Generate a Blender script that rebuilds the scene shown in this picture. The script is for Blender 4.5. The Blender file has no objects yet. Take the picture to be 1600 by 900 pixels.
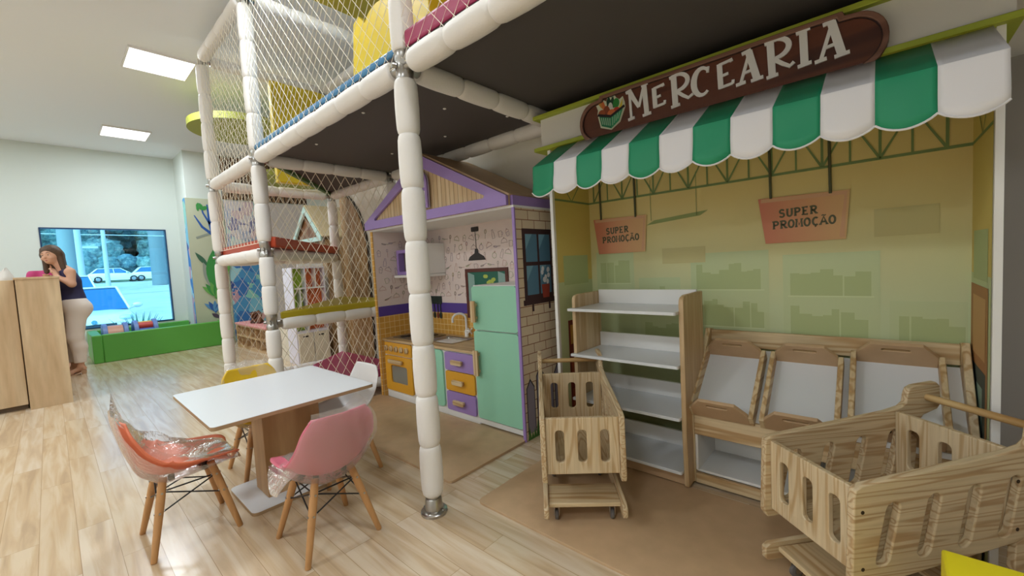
import bpy, bmesh, math, random
from mathutils import Vector, Matrix, noise as mnoise
from mathutils.geometry import tessellate_polygon
random.seed(7)
PI = math.pi
SC = bpy.context.scene
COL = SC.collection

# ------------------------------------------------------------------ camera, world, sun, lights, exposure
def rgb(h, a=1.0):
    h = h.lstrip('#')
    c = [int(h[i:i + 2], 16) / 255 for i in (0, 2, 4)]
    return tuple(x / 12.92 if x <= .04045 else ((x + .055) / 1.055) ** 2.4 for x in c) + (a,)

YAW, PITCH, ROLL, FPX = 0.729554772, 0.0588125097, -0.0543788634, 645.64
cam_d = bpy.data.cameras.new('camera'); cam = bpy.data.objects.new('camera', cam_d); COL.objects.link(cam)
cam_d.sensor_width = 36; cam_d.lens = 36 * FPX / 1600; cam_d.clip_start = .02; cam_d.clip_end = 400
_f = Vector((-math.sin(YAW) * math.cos(PITCH), math.cos(YAW) * math.cos(PITCH), -math.sin(PITCH)))
_r = _f.cross(Vector((0, 0, 1))).normalized(); _u = _r.cross(_f)
_c, _s = math.cos(ROLL), math.sin(ROLL)
_r2 = _c * _r + _s * _u; _u2 = -_s * _r + _c * _u
M = Matrix.Identity(4)
for i in range(3):
    M[i][0] = _r2[i]; M[i][1] = _u2[i]; M[i][2] = -_f[i]
M[2][3] = 1.15
cam.matrix_world = M
SC.camera = cam
SC.view_settings.view_transform = 'Standard'; SC.view_settings.look = 'None'
SC.view_settings.gamma = 1; SC.view_settings.use_curve_mapping = False
SC.view_settings.exposure = 0.0

W = bpy.data.worlds.new('sky'); SC.world = W; W.use_nodes = True
nt = W.node_tree; nt.nodes.clear()
wo = nt.nodes.new('ShaderNodeOutputWorld'); wb = nt.nodes.new('ShaderNodeBackground'); ws = nt.nodes.new('ShaderNodeTexSky')
ws.sky_type = 'NISHITA'; ws.sun_disc = False; ws.sun_elevation = math.radians(50); ws.sun_rotation = math.radians(120)
ws.air_density = 1; ws.dust_density = 3
wb.inputs[1].default_value = 0.5
nt.links.new(ws.outputs[0], wb.inputs[0]); nt.links.new(wb.outputs[0], wo.inputs[0])
sd = bpy.data.lights.new('sun', 'SUN'); sd.energy = 3.0; sd.angle = .01
so = bpy.data.objects.new('sun', sd); COL.objects.link(so)
so.rotation_euler = Vector((-.02, .75, -1.0)).to_track_quat('-Z', 'Y').to_euler()

CEIL = 3.42
LAMP_XY = [(x, y) for y in (.95, -1.9, -4.6) for x in (-8.45, -5.59, -2.73, .13)]
LAMP_W = 29.5
for i, (x, y) in enumerate(LAMP_XY):
    ld = bpy.data.lights.new('ceiling_lamp', 'AREA'); ld.shape = 'SQUARE'; ld.size = .5; ld.energy = LAMP_W
    ld.color = (.865, .94, 1.0)
    lo = bpy.data.objects.new('ceiling_lamp', ld); COL.objects.link(lo); lo.location = (x, y, CEIL - .03)

# ------------------------------------------------------------------ materials
MATS = {}
def nmat(name):
    m = bpy.data.materials.new(name); m.use_nodes = True
    n = m.node_tree.nodes; return m, n, m.node_tree.links, n['Principled BSDF']
def solid(name, hexc, rough=.5, metal=0, bump=0, bscale=60, spec=.5, var=0, coat=0):
    if name in MATS: return MATS[name]
    m, n, l, b = nmat(name)
    b.inputs['Base Color'].default_value = rgb(hexc); b.inputs['Roughness'].default_value = rough
    b.inputs['Metallic'].default_value = metal; b.inputs['Specular IOR Level'].default_value = spec
    if coat: b.inputs['Coat Weight'].default_value = coat; b.inputs['Coat Roughness'].default_value = .1
    if bump or var:
        tc = n.new('ShaderNodeTexCoord'); nz = n.new('ShaderNodeTexNoise'); nz.inputs['Scale'].default_value = bscale
        nz.inputs['Detail'].default_value = 4; l.new(tc.outputs['Object'], nz.inputs['Vector'])
        if bump:
            bp = n.new('ShaderNodeBump'); bp.inputs['Strength'].default_value = bump; bp.inputs['Distance'].default_value = .004
            l.new(nz.outputs['Fac'], bp.inputs['Height']); l.new(bp.outputs['Normal'], b.inputs['Normal'])
        if var:
            mx = n.new('ShaderNodeMixRGB'); mx.blend_type = 'MULTIPLY'; mx.inputs[1].default_value = rgb(hexc)
            rp = n.new('ShaderNodeValToRGB'); rp.color_ramp.elements[0].color = (1 - var,) * 3 + (1,); rp.color_ramp.elements[0].position = .3
            rp.color_ramp.elements[1].position = .7
            l.new(nz.outputs['Fac'], rp.inputs[0]); l.new(rp.outputs[0], mx.inputs[2]); mx.inputs[0].default_value = 1
            l.new(mx.outputs[0], b.inputs['Base Color'])
    MATS[name] = m; return m
def wood(name, light, dark, axis='x', rough=.45, freq=26, cross=5.0, along=.5, contrast=1.0):
    if name in MATS: return MATS[name]
    m, n, l, b = nmat(name)
    tc = n.new('ShaderNodeTexCoord'); mp = n.new('ShaderNodeMapping')
    mp.inputs['Scale'].default_value = tuple(along if a == axis else cross for a in 'xyz')
    nz = n.new('ShaderNodeTexNoise'); nz.inputs['Scale'].default_value = 1.6; nz.inputs['Detail'].default_value = 1.5
    mu = n.new('ShaderNodeMath'); mu.operation = 'MULTIPLY'; mu.inputs[1].default_value = freq
    sn = n.new('ShaderNodeMath'); sn.operation = 'SINE'
    ma = n.new('ShaderNodeMath'); ma.operation = 'MULTIPLY_ADD'; ma.inputs[1].default_value = .5; ma.inputs[2].default_value = .5
    rp = n.new('ShaderNodeValToRGB'); e = rp.color_ramp.elements
    e[0].position = .0; e[0].color = rgb(dark); e[1].position = .45 * contrast; e[1].color = rgb(light)
    n2 = n.new('ShaderNodeTexNoise'); n2.inputs['Scale'].default_value = 9; n2.inputs['Detail'].default_value = 5
    mx = n.new('ShaderNodeMixRGB'); mx.blend_type = 'MULTIPLY'; mx.inputs[0].default_value = .35
    rp2 = n.new('ShaderNodeValToRGB'); rp2.color_ramp.elements[0].position = .3; rp2.color_ramp.elements[0].color = (.55, .5, .42, 1)
    rp2.color_ramp.elements[1].position = .65
    l.new(tc.outputs['Object'], mp.inputs[0]); l.new(mp.outputs[0], nz.inputs['Vector']); l.new(nz.outputs['Fac'], mu.inputs[0])
    l.new(mu.outputs[0], sn.inputs[0]); l.new(sn.outputs[0], ma.inputs[0]); l.new(ma.outputs[0], rp.inputs[0])
    l.new(mp.outputs[0], n2.inputs['Vector']); l.new(n2.outputs['Fac'], rp2.inputs[0])
    l.new(rp.outputs[0], mx.inputs[1]); l.new(rp2.outputs[0], mx.inputs[2]); l.new(mx.outputs[0], b.inputs['Base Color'])
    b.inputs['Roughness'].default_value = rough
    MATS[name] = m; return m
def brick(name, c1, c2, mortar, w, h, gap, plane='xz', rough=.6, offset=.5, grain=0, graincol='#8a6a45', bump=.3, spec=.5):
    """tiles, bricks or planks: rows along the second letter of plane"""
    if name in MATS: return MATS[name]
    m, n, l, b = nmat(name)
    tc = n.new('ShaderNodeTexCoord'); sp = n.new('ShaderNodeSeparateXYZ'); cb = n.new('ShaderNodeCombineXYZ')
    l.new(tc.outputs['Object'], sp.inputs[0])
    l.new(sp.outputs['xyz'.index(plane[0])], cb.inputs[0]); l.new(sp.outputs['xyz'.index(plane[1])], cb.inputs[1])
    bt = n.new('ShaderNodeTexBrick'); bt.offset = offset; bt.inputs['Scale'].default_value = 1
    bt.inputs['Color1'].default_value = rgb(c1); bt.inputs['Color2'].default_value = rgb(c2); bt.inputs['Mortar'].default_value = rgb(mortar)
    bt.inputs['Mortar Size'].default_value = gap; bt.inputs['Mortar Smooth'].default_value = .2
    bt.inputs['Brick Width'].default_value = w; bt.inputs['Row Height'].default_value = h
    l.new(cb.outputs[0], bt.inputs['Vector'])
    out = bt.outputs['Color']
    if grain:
        mp = n.new('ShaderNodeMapping'); mp.inputs['Scale'].default_value = (1.1, 14, 1)
        # each plank gets its own slice of the grain
        bt2 = n.new('ShaderNodeTexBrick'); bt2.offset = offset; bt2.inputs['Scale'].default_value = 1
        bt2.inputs['Color1'].default_value = (0, 0, 0, 1); bt2.inputs['Color2'].default_value = (1, 1, 1, 1); bt2.inputs['Mortar Size'].default_value = 0
        bt2.inputs['Brick Width'].default_value = w; bt2.inputs['Row Height'].default_value = h
        l.new(cb.outputs[0], bt2.inputs['Vector'])
        sc = n.new('ShaderNodeVectorMath'); sc.operation = 'MULTIPLY_ADD'; sc.inputs[1].default_value = (0, 0, 40)
        l.new(bt2.outputs['Color'], sc.inputs[0]); l.new(cb.outputs[0], mp.inputs[0]); l.new(mp.outputs[0], sc.inputs[2])
        nz = n.new('ShaderNodeTexNoise'); nz.inputs['Scale'].default_value = 1.5; nz.inputs['Detail'].default_value = 5; nz.inputs['Distortion'].default_value = .6
        l.new(sc.outputs[0], nz.inputs['Vector'])
        rp = n.new('ShaderNodeValToRGB'); e = rp.color_ramp.elements
        e[0].position = .30; e[0].color = rgb(graincol); e[1].position = .62; e[1].color = (1, 1, 1, 1)
        el = rp.color_ramp.elements.new(.43); el.color = rgb('#e0c9a8')
        l.new(nz.outputs['Fac'], rp.inputs[0])
        mx = n.new('ShaderNodeMixRGB'); mx.blend_type = 'MULTIPLY'; mx.inputs[0].default_value = grain
        l.new(out, mx.inputs[1]); l.new(rp.outputs[0], mx.inputs[2]); out = mx.outputs[0]
    l.new(out, b.inputs['Base Color']); b.inputs['Roughness'].default_value = rough; b.inputs['Specular IOR Level'].default_value = spec
    if bump:
        bp = n.new('ShaderNodeBump'); bp.inputs['Strength'].default_value = bump; bp.inputs['Distance'].default_value = .003; bp.invert = True
        l.new(bt.outputs['Fac'], bp.inputs['Height']); l.new(bp.outputs['Normal'], b.inputs['Normal'])
    MATS[name] = m; return m
def emis(name, hexc, s):
    if name in MATS: return MATS[name]
    m, n, l, b = nmat(name)
    b.inputs['Emission Color'].default_value = rgb(hexc); b.inputs['Emission Strength'].default_value = s
    MATS[name] = m; return m
def clear(name, col, gloss=.06, rough=.02, haze=0.0, hazecol=(1, 1, 1, 1), bump=0, gcol=(1, 1, 1, 1)):
    """thin clear sheet: tinted transparency + reflections + a little milky haze"""
    if name in MATS: return MATS[name]
    m, n, l, b = nmat(name); n.remove(b)
    o = n['Material Output']; t = n.new('ShaderNodeBsdfTransparent'); g = n.new('ShaderNodeBsdfGlossy'); mx = n.new('ShaderNodeMixShader')
    t.inputs[0].default_value = col; g.inputs['Roughness'].default_value = rough; g.inputs[0].default_value = gcol
    lw = n.new('ShaderNodeFresnel'); lw.inputs[0].default_value = 1.3
    ad = n.new('ShaderNodeMath'); ad.operation = 'ADD'; ad.inputs[1].default_value = gloss; ad.use_clamp = True
    l.new(lw.outputs[0], ad.inputs[0]); l.new(ad.outputs[0], mx.inputs[0]); l.new(t.outputs[0], mx.inputs[1]); l.new(g.outputs[0], mx.inputs[2])
    res = mx.outputs[0]
    if haze:
        d = n.new('ShaderNodeBsdfDiffuse'); d.inputs[0].default_value = hazecol; m2 = n.new('ShaderNodeMixShader'); m2.inputs[0].default_value = haze
        l.new(res, m2.inputs[1]); l.new(d.outputs[0], m2.inputs[2]); res = m2.outputs[0]
    if bump:
        tc = n.new('ShaderNodeTexCoord'); nz = n.new('ShaderNodeTexNoise'); nz.inputs['Scale'].default_value = 28; nz.inputs['Detail'].default_value = 3; nz.inputs['Distortion'].default_value = 1.5
        bp = n.new('ShaderNodeBump'); bp.inputs['Strength'].default_value = bump; bp.inputs['Distance'].default_value = .02
        l.new(tc.outputs['Object'], nz.inputs['Vector']); l.new(nz.outputs['Fac'], bp.inputs['Height'])
        l.new(bp.outputs['Normal'], g.inputs['Normal']); l.new(bp.outputs['Normal'], lw.inputs['Normal'])
    l.new(res, o.inputs[0]); MATS[name] = m; return m

# ------------------------------------------------------------------ mesh builder
class MB:
    def __init__(s): s.v = []; s.f = []; s.m = []
    def add(s, vs, fs, mat=0):
        o = len(s.v); s.v += [tuple(v) for v in vs]; s.f += [tuple(i + o for i in f) for f in fs]; s.m += [mat] * len(fs); return s
    def box(s, x0, x1, y0, y1, z0, z1, mat=0):
        return s.add([(x, y, z) for z in (z0, z1) for y in (y0, y1) for x in (x0, x1)],
                     [(0, 2, 3, 1), (4, 5, 7, 6), (0, 1, 5, 4), (2, 6, 7, 3), (0, 4, 6, 2), (1, 3, 7, 5)], mat)
    def obox(s, o, a, b, c, mat=0):
        o, a, b, c = map(Vector, (o, a, b, c))
        vs = [o + i * a + j * b + k * c for k in (0, 1) for j in (0, 1) for i in (0, 1)]
        fs = [(0, 2, 3, 1), (4, 5, 7, 6), (0, 1, 5, 4), (2, 6, 7, 3), (0, 4, 6, 2), (1, 3, 7, 5)]
        if a.cross(b).dot(c) < 0: fs = [f[::-1] for f in fs]
        return s.add(vs, fs, mat)
    def lathe(s, p, ax, prof, n=20, mat=0, cap=True):
        """prof: (distance along ax, radius)"""
        p = Vector(p); ax = Vector(ax).normalized()
        t = Vector((1, 0, 0)) if abs(ax.x) < .9 else Vector((0, 1, 0)); u = ax.cross(t).normalized(); w = ax.cross(u)
        vs = []; fs = []
        for d, r in prof:
            for i in range(n):
                a = 2 * PI * i / n; vs.append(p + ax * d + (u * math.cos(a) + w * math.sin(a)) * r)
        for k in range(len(prof) - 1):
            for i in range(n):
                j = (i + 1) % n; fs.append((k * n + i, k * n + j, (k + 1) * n + j, (k + 1) * n + i))
        if cap:
            fs.append(tuple(range(n))[::-1]); fs.append(tuple((len(prof) - 1) * n + i for i in range(n)))
        return s.add(vs, fs, mat)
    def cyl(s, p, q, r0, r1=None, n=12, mat=0):
        p = Vector(p); q = Vector(q); return s.lathe(p, q - p, [(0, r0), ((q - p).length, r0 if r1 is None else r1)], n, mat)
    def tube(s, pts, r, n=8, mat=0):
        pts = [Vector(p) for p in pts]; vs = []; fs = []; prev = None
        for i, p in enumerate(pts):
            d = (pts[min(i + 1, len(pts) - 1)] - pts[max(i - 1, 0)]).normalized()
            if prev is None:
                t = Vector((0, 0, 1)) if abs(d.z) < .9 else Vector((1, 0, 0)); u = d.cross(t).normalized()
            else: u = (prev - d * prev.dot(d)).normalized()
            prev = u; w = d.cross(u)
            rr = r[i] if isinstance(r, (list, tuple)) else r
            vs += [p + (u * math.cos(2 * PI * k / n) + w * math.sin(2 * PI * k / n)) * rr for k in range(n)]
        for i in range(len(pts) - 1):
            for k in range(n):
                j = (k + 1) % n; fs.append((i * n + k, i * n + j, (i + 1) * n + j, (i + 1) * n + k))
        fs.append(tuple(range(n))[::-1]); fs.append(tuple((len(pts) - 1) * n + k for k in range(n)))
        return s.add(vs, fs, mat)
    def sphere(s, c, r, n=16, m=10, mat=0):
        c = Vector(c); r = (r, r, r) if not isinstance(r, (tuple, list)) else r; vs = [c + Vector((0, 0, -r[2]))]; fs = []
        for j in range(1, m):
            a = -PI / 2 + PI * j / m
            for i in range(n):
                b = 2 * PI * i / n; vs.append(c + Vector((r[0] * math.cos(a) * math.cos(b), r[1] * math.cos(a) * math.sin(b), r[2] * math.sin(a))))
        vs.append(c + Vector((0, 0, r[2])))
        for i in range(n): fs.append((0, 1 + (i + 1) % n, 1 + i))
        for j in range(m - 2):
            for i in range(n):
                k = (i + 1) % n; fs.append((1 + j * n + i, 1 + j * n + k, 1 + (j + 1) * n + k, 1 + (j + 1) * n + i))
        t = len(vs) - 1
        for i in range(n): fs.append((t, 1 + (m - 2) * n + i, 1 + (m - 2) * n + (i + 1) % n))
        return s.add(vs, fs, mat)
    def plate(s, outer, holes, P, th, mat=0, back=True):
        """2D polygon with holes -> slab; P(u, v, w) maps to 3D, w from 0 to th"""
        loops = [list(outer)] + [list(h) for h in holes]
        flat = [p for lp in loops for p in lp]
        if holes:
            bm = bmesh.new(); bvs = [bm.verts.new((p[0], p[1], 0)) for p in flat]; bm.verts.index_update(); q = 0
            for lp in loops:
                for i in range(len(lp)): bm.edges.new((bvs[q + i], bvs[q + (i + 1) % len(lp)]))
                q += len(lp)
            bmesh.ops.triangle_fill(bm, use_beauty=True, use_dissolve=False, edges=bm.edges[:])
            tr = [tuple(v.index for v in f.verts) for f in bm.faces]; bm.free()
        else: tr = tessellate_polygon([[Vector((p[0], p[1], 0)) for p in lp] for lp in loops])
        n = len(flat)
        vs = [P(p[0], p[1], th) for p in flat] + [P(p[0], p[1], 0) for p in flat]
        ar = lambda t: (flat[t[1]][0] - flat[t[0]][0]) * (flat[t[2]][1] - flat[t[0]][1]) - (flat[t[2]][0] - flat[t[0]][0]) * (flat[t[1]][1] - flat[t[0]][1])
        fs = []
        for t in tr:
            if abs(ar(t)) < 1e-12: continue
            t = tuple(t) if ar(t) > 0 else tuple(t)[::-1]
            fs.append(t)
            if back: fs.append(tuple(i + n for i in t[::-1]))
        o = 0
        for li, lp in enumerate(loops):
            a = sum(lp[i][0] * lp[(i + 1) % len(lp)][1] - lp[(i + 1) % len(lp)][0] * lp[i][1] for i in range(len(lp)))
            k = len(lp)
            for i in range(k):
                j = (i + 1) % k; q = (o + i, o + j, o + j + n, o + i + n)
                ccw = (a > 0) == (li == 0)
                fs.append(q[::-1] if ccw else q)
            o += k
        e1 = Vector(P(1, 0, 0)) - Vector(P(0, 0, 0)); e2 = Vector(P(0, 1, 0)) - Vector(P(0, 0, 0)); e3 = Vector(P(0, 0, 1)) - Vector(P(0, 0, 0))
        if e1.cross(e2).dot(e3) < 0: fs = [f[::-1] for f in fs]
        return s.add(vs, fs, mat)
    def ribbon(s, pts, w, P, z=0, mat=0, closed=False):
        """flat stroke; pts 2D, w width (number or per point)"""
        k = len(pts); vs = []; fs = []
        for i, p in enumerate(pts):
            a = pts[i - 1] if (i > 0 or closed) else p; b = pts[(i + 1) % k] if (i < k - 1 or closed) else p
            dx, dy = b[0] - a[0], b[1] - a[1]; L = math.hypot(dx, dy) or 1; ww = (w[i] if isinstance(w, (list, tuple)) else w) / 2
            nx, ny = -dy / L * ww, dx / L * ww
            vs += [P(p[0] + nx, p[1] + ny, z), P(p[0] - nx, p[1] - ny, z)]
        for i in range(k - 1 + (1 if closed else 0)):
            j = (i + 1) % k; fs.append((2 * i, 2 * i + 1, 2 * j + 1, 2 * j))
        return s.add(vs, fs, mat)
    def poly(s, pts, P, z=0, mat=0):
        return s.add([P(p[0], p[1], z) for p in pts], [tuple(range(len(pts)))], mat) if len(pts) < 5 else s.fillpoly(pts, P, z, mat)
    def fillpoly(s, pts, P, z, mat):
        tr = tessellate_polygon([[Vector((p[0], p[1], 0)) for p in pts]])
        return s.add([P(p[0], p[1], z) for p in pts], [tuple(t) for t in tr], mat)
    def grid(s, fn, nu, nv, mat=0, closeu=False):
        vs = [fn(i / (nu - (0 if closeu else 1)), j / (nv - 1)) for j in range(nv) for i in range(nu)]; fs = []
        for j in range(nv - 1):
            for i in range(nu - (0 if closeu else 1)):
                k = (i + 1) % nu; fs.append((j * nu + i, j * nu + k, (j + 1) * nu + k, (j + 1) * nu + i))
        return s.add(vs, fs, mat)
    def mesh(s, name, mats, off=(0, 0, 0), smooth=35):
        me = bpy.data.meshes.new(name)
        ox, oy, oz = off
        me.from_pydata([(x - ox, y - oy, z - oz) for x, y, z in s.v], [], s.f)
        for m in (mats if isinstance(mats, (list, tuple)) else [mats]): me.materials.append(m)
        me.polygons.foreach_set('material_index', s.m)
        if smooth:
            me.polygons.foreach_set('use_smooth', [True] * len(me.polygons)); me.set_sharp_from_angle(angle=math.radians(smooth))
        me.update(); return me
def part(parent, name, mb, mats, bevel=0, smooth=35, label=None, solidify=0, fixn=False):
    """one mesh object; given in world (or root-local) coordinates, stored relative to the root"""
    off = (0, 0, 0); q = parent
    while q is not None and not q.get('local'):
        off = tuple(a + b for a, b in zip(off, q.location)); q = q.parent
    me = mb.mesh(name, mats, off, smooth)
    if fixn:
        bm = bmesh.new(); bm.from_mesh(me); bmesh.ops.recalc_face_normals(bm, faces=bm.faces); bm.to_mesh(me); bm.free()
    o = bpy.data.objects.new(name, me); COL.objects.link(o)
    if parent is not None: o.parent = parent
    if bevel:
        b = o.modifiers.new('bevel', 'BEVEL'); b.width = bevel; b.segments = 2; b.limit_method = 'ANGLE'; b.angle_limit = math.radians(40)
    if solidify:
        sm = o.modifiers.new('solid', 'SOLIDIFY'); sm.thickness = solidify; sm.offset = 0
    if label: o['label'] = label
    return o
def tag(o, label, cat, group=None, kind=None):
    o['label'] = label; o['category'] = cat
    if group: o['group'] = group
    if kind: o['kind'] = kind
    return o
def thing(name, loc, label, cat, group=None, rz=0, local=False):
    o = bpy.data.objects.new(name, None); COL.objects.link(o); o.location = loc; o.rotation_euler = (0, 0, rz)
    o.empty_display_size = .1
    if local: o['local'] = 1
    return tag(o, label, cat, group)
def solo(name, mb, mats, base, label, cat, group=None, kind=None, **k):
    """a thing that is one mesh: origin at its base"""
    me = mb.mesh(name, mats, base, k.get('smooth', 35))
    o = bpy.data.objects.new(name, me); COL.objects.link(o); o.location = base
    if k.get('bevel'):
        b = o.modifiers.new('bevel', 'BEVEL'); b.width = k['bevel']; b.segments = 2; b.limit_method = 'ANGLE'; b.angle_limit = math.radians(40)
    return tag(o, label, cat, group, kind)
def struct(name, mb, mats, label=None, cat='room', **k):
    o = part(None, name, mb, mats, **k); o['kind'] = 'structure'; o['label'] = label or name.replace('_', ' ') + ' of the play room'; o['category'] = cat
    return o
XZ = lambda y, sgn=-1: (lambda u, v, w: (u, y + sgn * w, v))       # wall facing -Y
YZ = lambda x, sgn=1: (lambda u, v, w: (x + sgn * w, u, v))        # wall facing +X (u = y)
XY = lambda z, sgn=1: (lambda u, v, w: (u, v, z + sgn * w))
def rrect(x0, x1, y0, y1, r, n=5):
    out = []
    for cx, cy, a in ((x1 - r, y1 - r, 0), (x0 + r, y1 - r, 90), (x0 + r, y0 + r, 180), (x1 - r, y0 + r, 270)):
        out += [(cx + r * math.cos(math.radians(a + 90 * i / n)), cy + r * math.sin(math.radians(a + 90 * i / n))) for i in range(n + 1)]
    return out
def arc(cx, cy, rx, ry, a0, a1, n=12):
    return [(cx + rx * math.cos(math.radians(a0 + (a1 - a0) * i / n)), cy + ry * math.sin(math.radians(a0 + (a1 - a0) * i / n))) for i in range(n + 1)]
def rot(pts, c, a):
    ca, sa = math.cos(a), math.sin(a)
    return [(c[0] + (p[0] - c[0]) * ca - (p[1] - c[1]) * sa, c[1] + (p[0] - c[0]) * sa + (p[1] - c[1]) * ca) for p in pts]

# palette
WHITE = solid('white_paint', '#f0efec', .5)
WALLP = solid('wall_paint', '#dde6e0', .8, bump=.05, bscale=90)
WALLB = solid('back_wall_paint', '#eae5da', .8, bump=.05, bscale=90)
CEILP = solid('ceiling_paint', '#f2f6fa', .85)
FOAM = solid('white_foam', '#f1eee9', .6, bump=.25, bscale=120)
METAL = solid('galvanised_metal', '#b4b2ae', .3, 1)
CHROME = solid('chrome', '#d8d8d8', .12, 1)
BLACK = solid('black_metal', '#1c1a1a', .45)
NET = solid('net_cord', '#fbf4e2', .6)
DECK = solid('deck_underside', '#565150', .8)
WLAM = solid('white_laminate', '#e3e6e9', .25)
EDGE = solid('board_edge', '#a88a66', .6)
MDF = solid('mdf', '#cfae88', .6, var=.10, bscale=14)
PINE_X = wood('pine_along_x', '#e2cba2', '#c39e6e', 'x', .45, 24, 11, .6)
PINE_Y = wood('pine_along_y', '#e2cba2', '#c39e6e', 'y', .45, 24, 11, .6)
PINE_Z = wood('pine_along_z', '#e2cba2', '#c39e6e', 'z', .45, 24, 11, .6)
DOWEL = wood('beech_leg', '#c99660', '#a87743', 'z', freq=14)
OAK = wood('light_oak', '#dcc4a0', '#cdb08a', 'z', .5, 10, 3, .4, .9)
LIME = solid('lime_paint', '#aab83a', .5)
YELF = solid('yellow_vinyl', '#e3c62c', .4)
BLUEF = solid('blue_vinyl', '#4f8fc0', .4)
MAGF = solid('magenta_vinyl', '#a8305e', .4)
REDF = solid('red_vinyl', '#c04a2c', .4)
PURP = solid('purple_paint', '#a185c6', .45)
MINT = solid('mint_paint', '#9bdabd', .4)
AMBER = solid('amber_paint', '#e3a62c', .4)
GREENF = solid('green_vinyl', '#5fb04a', .4)

# ------------------------------------------------------------------ room shell
XW, XC, YB = -9.8, -9.025, 2.45
floor_m = brick('floor_planks', '#dfcfb8', '#d6c1a2', '#b39a78', 1.2, .12, .0012, 'xy', .20, .37, .52, '#b89a74', .1)
struct('floor', MB().box(XW, 4, -6, 4.2, -.1, 0), floor_m, 'pale wood plank floor of the play room', 'floor', smooth=0)
struct('ceiling', MB().box(XW - .2, 4.1, -6.1, 4.3, CEIL, CEIL + .15), CEILP, 'plain white ceiling', 'ceiling', smooth=0)
win = (-.03, 1.512, .446, 2.116)
mb = MB().plate([(-6, 0), (1.716, 0), (1.716, CEIL), (-6, CEIL)], [[(win[0], win[2]), (win[1], win[2]), (win[1], win[3]), (win[0], win[3])]], YZ(XW - .16), .16)
struct('wall_left', mb, WALLP, 'pale far wall with the large window', 'wall', smooth=0)
struct('wall_corner', MB().box(XW - .1, XC, 1.716, 4.2, 0, CEIL), WALLP, 'pale wall jutting out beside the window', 'wall', smooth=0)
struct('wall_back', MB().box(-4.9, 4, YB, YB + .12, 0, CEIL), WALLB, 'cream wall behind the playhouse and the shop', 'wall', smooth=0)
struct('wall_recess', MB().box(XC, -4.8, 4.2, 4.3, 0, CEIL), WALLB, 'cream wall at the end of the recess', 'wall', smooth=0)
struct('wall_recess_side', MB().box(-4.9, -4.8, YB + .12, 4.2, 0, CEIL), WALLB, 'cream side wall of the recess', 'wall', smooth=0)
struct('wall_shade_panel', MB().box(.345, 4, YB - .06, YB, 0, 1.80), solid('wall_shade_grey', '#9a9590', .85), 'added panel in shade grey over the lower wall right of the shop', 'wall', smooth=0)  # added panel; its grey paints the shade onto the cream wall
struct('wall_right', MB().box(4, 4.1, -6, YB + .1, 0, CEIL), WHITE, 'pale wall to the right', 'wall', smooth=0)
struct('wall_front', MB().box(XW, 4, -6.1, -6, 0, CEIL), WHITE, 'pale wall across from the shop', 'wall', smooth=0)
struct('baseboard_left', MB().box(XW, XW + .012, -6, 1.716, 0, .07), WHITE, 'white skirting under the window', 'baseboard', smooth=0)
# window
wf = struct('window_1', MB().plate([(win[0], win[2]), (win[1], win[2]), (win[1], win[3]), (win[0], win[3])],
     [[(win[0] + .018, win[2] + .02), (win[1] - .018, win[2] + .02), (win[1] - .018, win[3] - .018), (win[0] + .018, win[3] - .018)]], YZ(XW - .09), .1),
     solid('dark_frame', '#123a63', .4), 'large dark framed window facing the car park', 'window', smooth=0)
part(wf, 'glass_pane', MB().box(XW - .06, XW - .054, win[0] + .012, win[1] - .012, win[2] + .012, win[3] - .012),
     clear('blue_tinted_glass', (.52, .85, .98, 1), .01), smooth=0)

# ceiling lights
ROWN = ('row beside the play tower', 'middle row of the room', 'row farthest from the shop'); COLN = ('first', 'second', 'third', 'last')
for i, (x, y) in enumerate(LAMP_XY):
    lab = 'square ceiling light, %s from the window, %s' % (COLN[i % 4], ROWN[i // 4]); grp = 'ceiling light panels'
    if i == 0: lab = 'square white ceiling light farther away, nearer the window wall'
    if i == 1: lab = 'square white ceiling light nearer the camera, left of the play tower'
    r = thing('ceiling_light', (x, y, CEIL - .02), lab, 'ceiling light', grp)
    h = .27
    part(r, 'light_frame', MB().plate([(x - h, y - h), (x + h, y - h), (x + h, y + h), (x - h, y + h)],
        [[(x - h + .015, y - h + .015), (x + h - .015, y - h + .015), (x + h - .015, y + h - .015), (x - h + .015, y + h - .015)]], XY(CEIL - .02), .019), WHITE, smooth=0)
    part(r, 'light_diffuser', MB().box(x - h + .015, x + h - .015, y - h + .015, y + h - .015, CEIL - .015, CEIL - .004), emis('lit_diffuser', '#ffffff', 3), smooth=0)

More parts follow.
